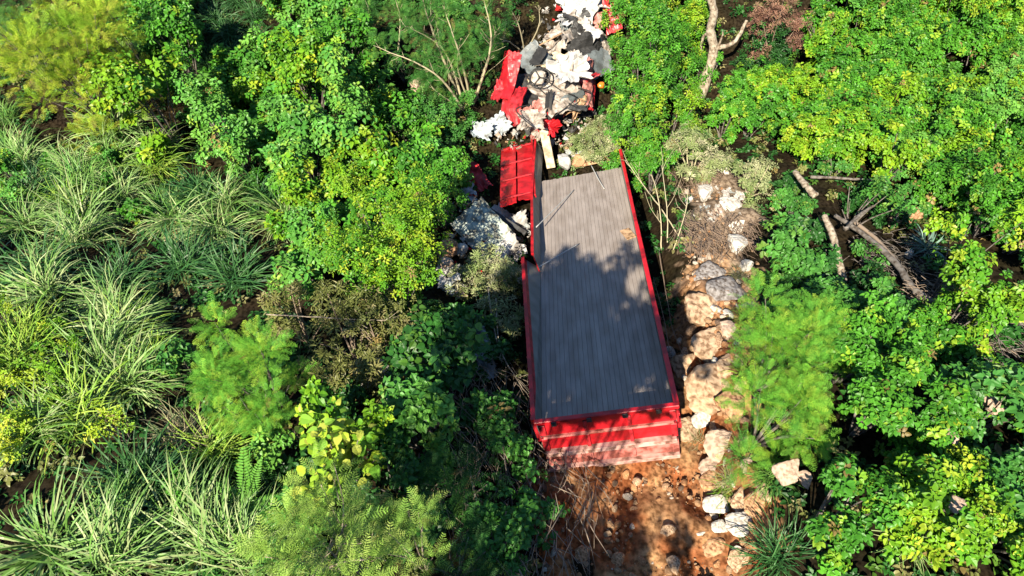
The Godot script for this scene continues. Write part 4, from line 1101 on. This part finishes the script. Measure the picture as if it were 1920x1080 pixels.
	fill_shrubs([Vector2(5.10, -6.70), Vector2(7.12, -7.97), Vector2(8.87, -7.35), Vector2(9.42, -6.38), Vector2(9.43, -4.17), Vector2(7.70, -1.49), Vector2(3.92, -1.61), Vector2(4.47, -3.43)], 0.85, "broad", [FERNY, BRIGHT, LIME], 0.6, 0.85, 0.155, ["dark green leafy shrub", "bright green leafy shrub", "yellow-green leafy shrub"], 0.9)
	fill_shrubs([Vector2(7.20, -12.75), Vector2(9.10, -13.15), Vector2(10.25, -11.18), Vector2(8.69, -7.89), Vector2(7.12, -7.97), Vector2(6.09, -8.77)], 0.95, "broad", [SHADED_GREEN, FERNY], 0.4, 0.4, 0.17, ["low black-green shrub on the forest floor", "low dark shrub on the forest floor"], 0.6)
	fill_shrubs([Vector2(-12.57, -8.13), Vector2(-10.20, -7.44), Vector2(-8.25, -5.46), Vector2(-6.74, -4.94), Vector2(-6.28, -4.08), Vector2(-7.45, -3.84), Vector2(-9.91, -4.05)], 1.0, "fine", [LIME, GOLD], 0.4, 0.8, 0.2, ["low lime weed bush in grass", "low yellow weed bush in grass"], 0.7)
	fill_shrubs([Vector2(-6.01, -3.42), Vector2(-4.37, -3.98), Vector2(-3.83, -2.72), Vector2(-5.09, -2.72)], 1.0, "broad", [LIME, BRIGHT], 0.35, 0.7, 0.18, ["low lime leafy weed by the grass", "low green leafy weed by the grass"], 0.7)
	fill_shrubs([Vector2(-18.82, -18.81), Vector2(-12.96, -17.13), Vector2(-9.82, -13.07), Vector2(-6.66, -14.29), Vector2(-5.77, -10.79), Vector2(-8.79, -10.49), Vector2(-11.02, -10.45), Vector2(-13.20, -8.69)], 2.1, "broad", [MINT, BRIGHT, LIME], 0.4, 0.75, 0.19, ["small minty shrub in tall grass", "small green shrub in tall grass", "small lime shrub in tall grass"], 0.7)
	fill_shrubs([Vector2(-7.62, -7.30), Vector2(-4.30, -5.22), Vector2(-3.91, -3.75), Vector2(-5.84, -4.20)], 1.0, "broad", [BRIGHT, FERNY, MINT], 0.4, 0.7, 0.19, ["small green shrub below the sapling", "dull small shrub below the sapling", "minty small shrub below the sapling"], 0.7)
	fill_shrubs([Vector2(9.34, -7.85), Vector2(10.71, -6.47), Vector2(9.43, -4.17), Vector2(8.78, -4.90)], 0.9, "broad", [SHADED_GREEN, FERNY], 0.5, 0.5, 0.2, ["dark shaded shrub", "dull green shaded shrub"], 0.7)
	fill_shrubs([Vector2(-5.48, -6.99), Vector2(-2.23, -7.71), Vector2(0.00, -7.69), Vector2(0.32, -4.39), Vector2(0.35, -1.72), Vector2(-3.37, -1.66), Vector2(-4.11, -3.75)], 0.95, "broad", [SHADED_GREEN, SHADED_GREEN, FERNY], 0.55, 0.55, 0.23, ["black-green shrub in shade", "deep green shrub in shade", "dull green shrub in shade"], 0.55)
	# thin weeds over all the ground that is not bare
	var ats := []
	var cols := []
	while ats.size() < 9000:
		var p := on(Vector3(rng.randf_range(-18, 18), 0, rng.randf_range(-25, 1)))
		if not clear_of(p) or Geometry2D.is_point_in_polygon(Vector2(p.x, p.z), dirt_outline): continue
		ats.append(Transform3D(lean(Vector3.UP + rand_dir() * 0.4, rng.randf() * TAU, rng.randf_range(0.1, 0.22)), p + Vector3(0, rng.randf_range(0.02, 0.2), 0)))
		cols.append(tint(SHADED_GREEN if rng.randf() < 0.7 else OLIVE, p))
	var gc := copies("ground_cover", shape["broad0"], M.leaf, self, ats, cols)
	tag(gc, "thin low weeds covering the dark forest floor", "weeds", "", "stuff")
	# tall trees on the near side of the clearing
	for q in [[Vector3(-2.35, 8.1, 1.3), 1.2, 1.0], [Vector3(-3.4, 8.3, 1.0), 0.85, 0.8], [Vector3(-2.6, 8.1, 2.0), 0.8, 0.8], [Vector3(-2.9, 7.5, 2.5), 0.6, 1.0], [Vector3(-2.1, 7.6, 2.4), 0.55, 1.0], [Vector3(-3.6, 6.1, 5.7), 1.2, 0.9], [Vector3(-2.4, 6.0, 6.1), 1.2, 0.8], [Vector3(-1.2, 6.2, 5.2), 0.9, 0.3], [Vector3(-4.0, 8.0, 1.0), 1.0, 0.8], [Vector3(-1.3, 7.9, 1.6), 1.0, 0.7], [Vector3(-3.6, 9.0, 0.9), 0.95, 0.8], [Vector3(-1.8, 8.3, 1.2), 1.0, 0.8], [Vector3(-0.7, 8.1, 1.3), 0.7, 0.45]]:
		var o := shrub("tall_tree", "", "tree", q[0], q[1], "broad", BRIGHT, 0.32, q[2], "tall trees near the bottom edge", "bark", 0.0)
		later(o, "tall leafy tree", q[0])

func big_leaf_bush() -> void:
	var at := Vector3(-2.88, 1.70, -3.48)
	var root := thing("big_leaf_bush", "sunlit bush of large yellow-green leaves in the lower left thicket", "bush", on(Vector3(at.x, 0, at.z)))
	planted.append([at, 0.8])
	var kinds := []
	for k in 4:
		var st := new_st()
		leaf(st, Transform3D(), 0.22, 0.15 + 0.015 * k, 0.2 + 0.12 * k)
		kinds.append(done(st))
	var tones := []
	for c in [Color(0.2, 0.34, 0.02), Color(0.28, 0.38, 0.03), Color(0.1, 0.25, 0.02), Color(0.3, 0.34, 0.05), Color(0.15, 0.3, 0.03)]:
		var m := plain(c, 0.6, 0.3)
		m.backlight_enabled = true
		m.backlight = Color(0.5, 0.5, 0.3)
		tones.append(m)
	var st := new_st(true)
	for i in 11:
		var w := rng.randf() * TAU
		var d := 0.85 * sqrt(rng.randf())
		var tip := Vector3(cos(w) * d, 1.7 + rng.randf_range(-0.5, 0.35), sin(w) * d)
		var line := curve([Vector3(0, -0.1, 0), tip * Vector3(0.4, 0.6, 0.4), tip], 4)
		tube(st, line, 0.02, 0.008, 5)
		for k in 24:
			var p: Vector3 = line[rng.randi_range(5, line.size() - 1)] + rand_dir() * rng.randf_range(0.1, 0.34)
			var b := Basis(Vector3.UP, rng.randf() * TAU) * Basis(Vector3.BACK, rng.randf_range(-0.7, 0.35)) * Basis(Vector3.RIGHT, rng.randf_range(-0.6, 0.6))
			part("leaf", kinds[rng.randi() % 4], tones[rng.randi() % 5], root, Transform3D(b.scaled_local(Vector3.ONE * rng.randf_range(0.55, 1.1)), p))
	part("stem", done(st), M.bark, root)

func fern() -> void:
	var at := Vector3(-4.43, 0.50, -3.07)
	var root := thing("fern", "bright green fern with ladder-like fronds among dark grass", "fern", on(at))
	planted.append([at, 0.5])
	var m := plain(Color(0.1, 0.27, 0.03), 0.5, 0.5)
	m.backlight_enabled = true
	m.backlight = Color(0.5, 0.5, 0.3)
	var f := fern_frond()
	for q in [[1.75, 1.0, 0.5], [1.35, 0.8, 0.55], [0.1, 0.8, 0.5], [2.6, 0.7, 0.4], [-0.6, 0.7, 0.3], [3.6, 0.6, 0.4], [4.6, 0.6, 0.5]]:
		part("frond", f, m, root, Transform3D((Basis(Vector3.UP, q[0]) * Basis(Vector3.BACK, q[2])).scaled_local(Vector3.ONE * float(q[1])), Vector3.ZERO))

func build_stones() -> void:
	var S := [["stone_white", Vector3(-2.80, 0.55, -6.07), 0.37, 0.8, "white boulder split in lobes in the thicket left of the bed", "slab"], ["stone_grey", Vector3(-2.38, 0.30, -5.61), 0.26, 0.8, "grey stone below the white boulder", "rock"],
		["stone_white", Vector3(5.27, 0.25, -12.24), 0.29, 0.9, "upright white stone at the top of the gully's right bank", "rock"], ["stone_white", Vector3(5.88, 0.20, -11.74), 0.37, 0.8, "white stone right of the upright one on the bank", "slab"], ["stone_white", Vector3(5.78, 0.15, -10.72), 0.22, 0.7, "small flat white stone between two bigger ones on the bank", "slab"], ["stone_white", Vector3(5.51, 0.20, -9.87), 0.33, 0.8, "brightest white stone right of the brush pile", "rock"], ["stone_white", Vector3(6.11, 0.20, -13.57), 0.26, 0.8, "white stone topmost on the right bank", "rock"], ["stone_pink", Vector3(5.41, 0.15, -11.36), 0.25, 0.7, "pinkish stone at the brush pile's upper edge", "slab"],
		["stone_tan", Vector3(4.37, -0.10, -7.72), 0.55, 0.7, "tall orange-tan ledge block at the gully's right edge", "slab"], ["stone_tan", Vector3(4.40, -0.15, -6.82), 0.65, 0.55, "tan earth ledge in the middle of the gully's right edge", "slab"], ["stone_tan", Vector3(4.09, -0.05, -5.53), 0.66, 0.6, "large rounded tan boulder right of the tailgate", "rock"], ["stone_orange", Vector3(4.19, 0.05, -5.03), 0.36, 0.8, "orange earth lump beside the large rounded boulder", "rock"], ["stone_tan", Vector3(3.44, 0.15, -4.91), 0.34, 1.0, "tan block touching the tailgate's right end", "slab"], ["stone_white", Vector3(3.77, 0.20, -4.99), 0.23, 0.6, "white flat stone next to the tan block", "slab"], ["stone_pink", Vector3(3.99, 0.00, -4.38), 0.44, 0.5, "big pale slab right of the tailgate's lower corner", "slab"], ["stone_pink", Vector3(3.76, 0.05, -4.05), 0.32, 0.8, "pinkish slab below the big pale one", "slab"], ["stone_grey", Vector3(4.71, 0.00, -8.93), 0.38, 0.8, "grey-brown block at the brush pile's foot", "slab"], ["stone_grey", Vector3(4.93, 0.05, -8.24), 0.48, 0.6, "tilted brown rock slab below the brush pile", "slab"],
		["stone_tan", Vector3(3.89, -0.10, -6.43), 0.46, 0.6, "earthy ledge between the bed wall and the tan blocks", "slab"], ["stone_tan", Vector3(4.48, -0.05, -5.99), 0.36, 0.7, "tan ledge under the soft feathery shrub", "slab"], ["stone_orange", Vector3(3.79, -0.05, -3.73), 0.33, 0.5, "flat orange slab in the soil strip beside the tailgate", "slab"], ["stone_pink", Vector3(4.20, 0.00, -3.82), 0.24, 0.5, "pale broken slab at the thicket edge right of the tailgate", "slab"], ["stone_pink", Vector3(4.56, 0.05, -6.99), 0.23, 0.7, "small pale stone on the tan ledge", "rock"], ["stone_white", Vector3(5.55, 0.10, -9.12), 0.18, 0.7, "little white stone at the brush pile right side", "rock"], ["stone_white", Vector3(3.60, 0.15, -3.19), 0.22, 0.7, "white slab in the soil strip at the bottom right", "slab"], ["stone_white", Vector3(3.85, 0.15, -2.84), 0.29, 0.6, "broken white slab, the lower one in the soil strip", "slab"], ["stone_white", Vector3(3.56, 0.15, -2.79), 0.15, 0.7, "small bluish white stone left of the broken slab", "slab"], ["stone_white", Vector3(3.22, 0.10, -2.70), 0.11, 0.9, "small white cube-like stone on orange soil", "rock"], ["stone_tan", Vector3(4.00, -0.02, -3.25), 0.29, 0.5, "tan slab above the broken white one", "slab"], ["stone_orange", Vector3(4.14, -0.05, -3.04), 0.27, 0.6, "orange stone at the soil strip's right edge", "rock"], ["stone_orange", Vector3(3.39, -0.05, -2.33), 0.32, 0.5, "orange stone at the bottom edge of the soil strip", "rock"], ["stone_tan", Vector3(3.75, 0.00, -2.20), 0.23, 0.5, "tan stone at the bottom edge right of the orange one", "rock"], ["stone_white", Vector3(3.73, 0.10, -2.36), 0.11, 0.8, "small white stone near the bottom edge", "rock"], ["stone_orange", Vector3(1.22, 0.10, -2.40), 0.15, 0.9, "pinkish brown stone in the dark soil at the bottom", "rock"], ["stone_tan", Vector3(2.31, 0.10, -3.74), 0.09, 0.9, "little pale stone just under the tailgate", "rock"], ["stone_orange", Vector3(1.79, 0.10, -2.29), 0.13, 0.8, "orange stone at the bottom edge under the tailgate", "rock"], ["stone_tan", Vector3(2.70, 0.10, -2.74), 0.15, 0.8, "tan stone in dappled soil below the tailgate's right half", "rock"],
		["stone_pink", Vector3(9.73, 0.20, -10.79), 0.32, 0.9, "pinkish white stone right of the fallen log's upper end", "rock"], ["stone_orange", Vector3(10.18, 0.20, -10.91), 0.32, 0.9, "orange-brown stone beside the pinkish white one", "rock"], ["stone_white", Vector3(9.41, 0.10, -9.39), 0.13, 0.9, "small white stone left of the spiky clump", "rock"], ["stone_white", Vector3(11.03, 0.10, -11.38), 0.12, 0.9, "tiny white stone above the spiky clump", "rock"], ["stone_pink", Vector3(4.39, 0.70, -3.35), 0.25, 0.8, "pale pink stone in the lower right thicket", "slab"], ["stone_pink", Vector3(4.63, 0.60, -3.23), 0.15, 0.8, "smaller grey-pink stone beside the pale pink one", "rock"], ["stone_pink", Vector3(8.23, 0.80, -4.58), 0.24, 0.7, "tan stone near the right edge below the log", "slab"], ["stone_pink", Vector3(6.46, 1.00, -2.67), 0.15, 0.8, "pale stone among yellow-green leaves at the lower right", "slab"], ["stone_pink", Vector3(7.03, 0.90, -3.87), 0.17, 0.8, "pale stone showing between leaves above the lower right corner", "rock"],
		["stone_orange", Vector3(-1.73, 0.30, -10.60), 0.34, 1.0, "orange stone at the lime bush's edge near the pale green panel", "rock"], ["stone_pink", Vector3(-1.73, 0.20, -10.01), 0.25, 0.8, "pinkish stone below the orange one by the lime bush", "rock"], ["stone_white", Vector3(-1.37, 0.20, -10.81), 0.20, 0.9, "small white stone below the pale green panel", "rock"], ["stone_tan", Vector3(-6.90, 0.40, -20.79), 0.30, 0.9, "tan stone showing in a gap of the top thicket", "rock"], ["stone_tan", Vector3(-1.47, 0.20, -18.15), 0.29, 1.2, "tan stone at the foot of the fine-leaved saplings", "rock"], ["stone_pink", Vector3(-3.24, 0.20, -18.79), 0.37, 0.8, "pale stone beside the black hollow", "rock"], ["stone_tan", Vector3(2.68, 0.08, -2.18), 0.16, 0.8, "tan stone at the bottom edge between soil and bank", "rock"]]
	for q in S:
		var r: float = q[2]
		var k: float = q[3]
		var b := lean(Vector3(rng.randf_range(-0.3, 0.3), 1, rng.randf_range(-0.1, 0.35)), rng.randf_range(-0.5, 0.5)).scaled_local(Vector3(r, r * k * 1.1, r))
		solo("stone", shape[q[5] + str(rng.randi() % 3)], M[q[0]], q[4], "stone", Transform3D(b, on(q[1])))
	var ats := []
	var cols := []
	while ats.size() < 3400:
		var p := on(Vector3(rng.randf_range(-0.5, 6.0), 0, rng.randf_range(-14, 0.5)))
		if not Geometry2D.is_point_in_polygon(Vector2(p.x, p.z), dirt_outline): continue
		var s := 0.012 + 0.09 * pow(rng.randf(), 7.0)
		ats.append(Transform3D(Basis.from_euler(Vector3(rng.randf() * 0.8, rng.randf() * TAU, rng.randf() * 0.8)).scaled_local(Vector3.ONE * s), p + Vector3(0, s * 0.1 + lumps.get_noise_2d(p.x * 2.0, p.z * 2.0) * 0.04, 0)))
		var c := Color(0.44, 0.22, 0.1).lerp(Color(0.5, 0.35, 0.22), rng.randf())
		if rng.randf() < 0.1: c = Color(0.62, 0.55, 0.46)
		if rng.randf() < 0.12: c = Color(0.2, 0.14, 0.1)
		cols.append(c * rng.randf_range(0.75, 1.2))
	for i in 110:
		var p := on(Vector3(rng.randf_range(3.5, 5.4), 0, rng.randf_range(-11.5, -1.5)))
		if not Geometry2D.is_point_in_polygon(Vector2(p.x, p.z), dirt_outline): continue
		ats.append(Transform3D(Basis.from_euler(Vector3(rng.randf() * 0.8, rng.randf() * TAU, rng.randf() * 0.8)).scaled_local(Vector3(1.2, 0.7, 1.0) * rng.randf_range(0.06, 0.2)), p))
		cols.append([Color(0.6, 0.53, 0.44), Color(0.56, 0.4, 0.27), Color(0.44, 0.3, 0.2), Color(0.66, 0.63, 0.58)][i % 4] * rng.randf_range(0.8, 1.1))
	var o := copies("rubble", shape["clod0"], M.stone_any, self, ats, cols)
	tag(o, "loose orange clods and grit over the bare soil of the gully", "rubble", "", "stuff")

func log_at(label: String, pts: Array, r0: float, r1: float, bark: String, called := "fallen_log") -> void:
	var w := []
	for p in pts: w.append(on(p))
	var o: Vector3 = w[0]
	for i in w.size(): w[i] -= o
	var st := new_st(true)
	tube(st, curve(w, 7, r0 * 0.12), r0, r1, 9, 0.1)
	solo(called, done(st), M[bark], label, "log" if called == "fallen_log" else "dead trunk", Transform3D(Basis(), o))

func build_dead_wood() -> void:
	var t := thing("bare_tree", "forked bare pale trunk without leaves at the top, right of the bright bush", "tree", on(Vector3(6.60, 0.10, -18.57)))
	var limb := func(called: String, pts: Array, r0: float, r1: float) -> void:
		var w := []
		for p in pts: w.append(on(p) - t.position)
		var st := new_st(true)
		tube(st, curve(w, 6, 0.012), r0, r1, 8, 0.08)
		part(called, done(st), M.bark_pale, t)
	limb.call("trunk", [Vector3(6.48, 0.00, -18.23), Vector3(6.64, 0.60, -18.65), Vector3(6.71, 1.30, -18.93), Vector3(6.49, 1.90, -19.19), Vector3(6.46, 2.50, -19.31), Vector3(6.11, 3.20, -19.62)], 0.2, 0.11)
	limb.call("branch", [Vector3(6.71, 1.35, -18.96), Vector3(7.08, 1.50, -18.90), Vector3(7.41, 1.60, -19.05), Vector3(7.65, 2.00, -19.38)], 0.085, 0.05)
	limb.call("branch", [Vector3(6.54, 1.80, -19.14), Vector3(6.35, 1.50, -19.29), Vector3(6.35, 0.90, -18.98)], 0.06, 0.03)
	limb.call("branch", [Vector3(6.77, 1.20, -18.92), Vector3(6.86, 1.70, -18.95), Vector3(6.85, 2.00, -18.97)], 0.05, 0.02)
	limb.call("root", [Vector3(6.58, 0.50, -18.53), Vector3(7.05, 0.50, -19.15), Vector3(7.16, 0.40, -19.91)], 0.06, 0.03)
	log_at("thick weathered grey stump leaning in the hollow right of the brush pile", [Vector3(7.40, 1.00, -10.16), Vector3(7.48, 0.75, -9.64), Vector3(7.49, 0.40, -8.94), Vector3(7.49, 0.10, -8.42)], 0.07, 0.1, "bark_pale", "leaning_trunk")
	log_at("pale broken branch end pointing at the leaning stump from above", [Vector3(7.42, 1.00, -12.23), Vector3(7.54, 0.90, -11.61), Vector3(7.68, 0.80, -11.25)], 0.07, 0.1, "bark_pale", "leaning_trunk")
	log_at("long grey fallen log running down towards the right edge", [Vector3(8.00, 0.55, -10.62), Vector3(8.39, 0.50, -9.83), Vector3(8.60, 0.50, -8.68), Vector3(8.60, 0.45, -7.79), Vector3(9.14, 0.30, -7.12)], 0.05, 0.095, "bark")
	log_at("shorter dark log beside and above the long fallen one", [Vector3(8.50, 0.35, -10.55), Vector3(8.78, 0.30, -9.68), Vector3(8.78, 0.30, -8.37)], 0.05, 0.05, "twig_dark")
	log_at("thin grey branch lying straight above the leaning stump", [Vector3(8.12, 0.50, -12.55), Vector3(8.78, 0.50, -12.44), Vector3(9.77, 0.40, -12.36)], 0.045, 0.03, "bark")
	log_at("curved grey branch in the leaves below the long log", [Vector3(7.08, 1.30, -6.19), Vector3(7.23, 1.20, -5.91), Vector3(7.28, 1.00, -5.56)], 0.05, 0.04, "bark")
	log_at("crossing dark branch between stump and long log", [Vector3(7.89, 0.70, -9.88), Vector3(8.54, 0.70, -10.52), Vector3(8.99, 0.70, -10.84)], 0.05, 0.03, "bark")
	brush("heap of grey-brown dead twigs on the bank right of the bed", Vector3(5.11, 0.00, -10.55), 1.0, 520, "twig_brown", Vector3(0.2, 0, 1))
	brush("thin scatter of dead twigs at the upper end of the bank", Vector3(5.24, 0.00, -13.30), 0.8, 160, "twig_brown", Vector3(0.3, 0, 1))
	brush("dark dead twigs tangled under the long fallen log", Vector3(9.27, 0.15, -7.22), 1.2, 320, "twig_dark", Vector3(1, 0, 0.7))
	brush("fine grey twigs tangled against the right edge below the log", Vector3(9.44, 0.40, -6.26), 1.1, 260, "bark", Vector3(1, 0, 0.6))
	brush("fine twigs caught in the fork of the fallen logs", Vector3(8.72, 0.10, -9.34), 0.8, 160, "bark", Vector3(1, 0, 0.8))
	brush("tangle of dark dry vines below and left of the tailgate", Vector3(0.05, 0.10, -3.44), 1.5, 260, "twig_dark", Vector3(0.25, 0, 1), "vine_tangle", "vines", 0.5)
	brush("dark vine tangle along the left flank of the bed's rear", Vector3(-0.40, 0.10, -5.69), 1.3, 260, "twig_dark", Vector3(0.3, 0, 1), "vine_tangle", "vines", 0.5)
	# bare stems right of the bed
	sapling("pale bare sapling rising beside the bed's front right corner", [Vector3(4.28, 0.00, -10.68), Vector3(3.96, 0.70, -11.83), Vector3(3.66, 1.20, -12.77), Vector3(3.21, 1.70, -13.52)], 0.022, "straw", 3)
	sapling("thin upright bare stem second from the bed's right wall", [Vector3(4.07, 0.00, -10.62), Vector3(4.08, 0.70, -11.48), Vector3(4.01, 1.60, -12.66)], 0.018, "straw", 3)
	sapling("tallest thin bare stem right of the bed", [Vector3(3.93, 0.00, -10.51), Vector3(3.94, 0.90, -11.77), Vector3(3.76, 1.70, -13.03)], 0.02, "straw", 3)
	sapling("bare forked stem nearest the brush pile", [Vector3(4.12, 0.00, -10.21), Vector3(4.43, 0.50, -11.01), Vector3(4.58, 0.90, -11.80)], 0.016, "straw", 4)
	sapling("long thin vine hanging down the bed's right flank", [Vector3(3.77, 0.50, -10.26), Vector3(3.68, 0.40, -8.52), Vector3(3.65, 0.30, -7.50), Vector3(3.75, 0.20, -6.38)], 0.014, "twig_brown", 2)
	sapling("thin arching twig in the shade right of the bed", [Vector3(3.44, 0.20, -6.45), Vector3(3.43, 0.60, -7.68), Vector3(3.39, 0.80, -9.03)], 0.012, "twig_brown", 3)
	# long vines left of the bed
	sapling("long pale vine looping from the bed's left wall to the shade", [Vector3(-0.58, 0.90, -8.88), Vector3(-0.43, 0.80, -7.66), Vector3(-0.24, 0.70, -6.90), Vector3(0.17, 0.60, -6.01), Vector3(0.43, 0.70, -5.45)], 0.018, "bark_pale", 3, "", "vine", "vine")
	sapling("pale vine falling straight down left of the bed", [Vector3(-0.38, 1.00, -8.45), Vector3(-0.30, 0.70, -7.23), Vector3(-0.06, 0.60, -6.48), Vector3(0.44, 0.60, -5.63)], 0.014, "bark_pale", 3, "", "vine", "vine")
	sapling("thin pale branch lying across the olive bush", [Vector3(-5.02, 1.60, -7.05), Vector3(-3.88, 1.70, -6.92), Vector3(-3.01, 1.70, -6.85), Vector3(-1.79, 1.30, -7.14)], 0.014, "bark_pale", 3, "", "vine", "vine")
	sapling("grey forked vine in the black shade below the tailgate", [Vector3(0.15, 0.60, -4.53), Vector3(0.29, 0.50, -3.75), Vector3(0.65, 0.40, -2.92), Vector3(0.76, 0.30, -2.28)], 0.016, "bark", 4, "", "vine", "vine")
	sapling("grey vine left of the forked one in the black shade", [Vector3(-0.21, 0.60, -4.92), Vector3(-0.05, 0.50, -3.77), Vector3(0.38, 0.30, -3.06), Vector3(0.40, 0.30, -2.07)], 0.015, "bark", 4, "", "vine", "vine")
	sapling("thin vine curving from the tailgate's left post to the bottom edge", [Vector3(0.53, 0.50, -4.94), Vector3(0.41, 0.40, -4.24), Vector3(0.53, 0.30, -3.48), Vector3(0.22, 0.30, -2.07)], 0.014, "bark", 4, "", "vine", "vine")
	sapling("dark looping vine near the twin feathery bushes", [Vector3(-0.77, 0.80, -3.84), Vector3(-0.55, 0.60, -3.08), Vector3(-0.18, 0.40, -2.56), Vector3(-0.09, 0.30, -2.03)], 0.014, "bark", 4, "", "vine", "vine")
	sapling("grey dead branch lying at the right edge under the long log", [Vector3(8.89, 1.00, -7.33), Vector3(9.27, 0.90, -6.82), Vector3(9.81, 0.80, -6.38)], 0.03, "bark", 5, "", "dead_branch", "branch")
	sapling("second grey dead branch, below the one at the right edge", [Vector3(9.25, 0.90, -7.14), Vector3(9.18, 0.80, -6.30), Vector3(8.95, 0.70, -5.54)], 0.02, "bark", 4, "", "dead_branch", "branch")
	sapling("pale twig standing in the dark hollow of the top thicket", [Vector3(-10.65, 0.90, -18.55), Vector3(-10.55, 1.50, -18.38), Vector3(-9.97, 2.20, -18.22)], 0.016, "twig_brown", 2)
	sapling("pale forked stem shining through the large twin feathery bush", [Vector3(-2.77, 1.60, -1.67), Vector3(-2.39, 2.40, -1.92), Vector3(-2.10, 3.00, -2.11)], 0.03, "bark_pale", 4)
	sapling("second pale stem in the large twin feathery bush", [Vector3(-2.66, 1.90, -1.69), Vector3(-2.16, 2.60, -1.70), Vector3(-1.80, 2.80, -1.72)], 0.022, "bark_pale", 3)
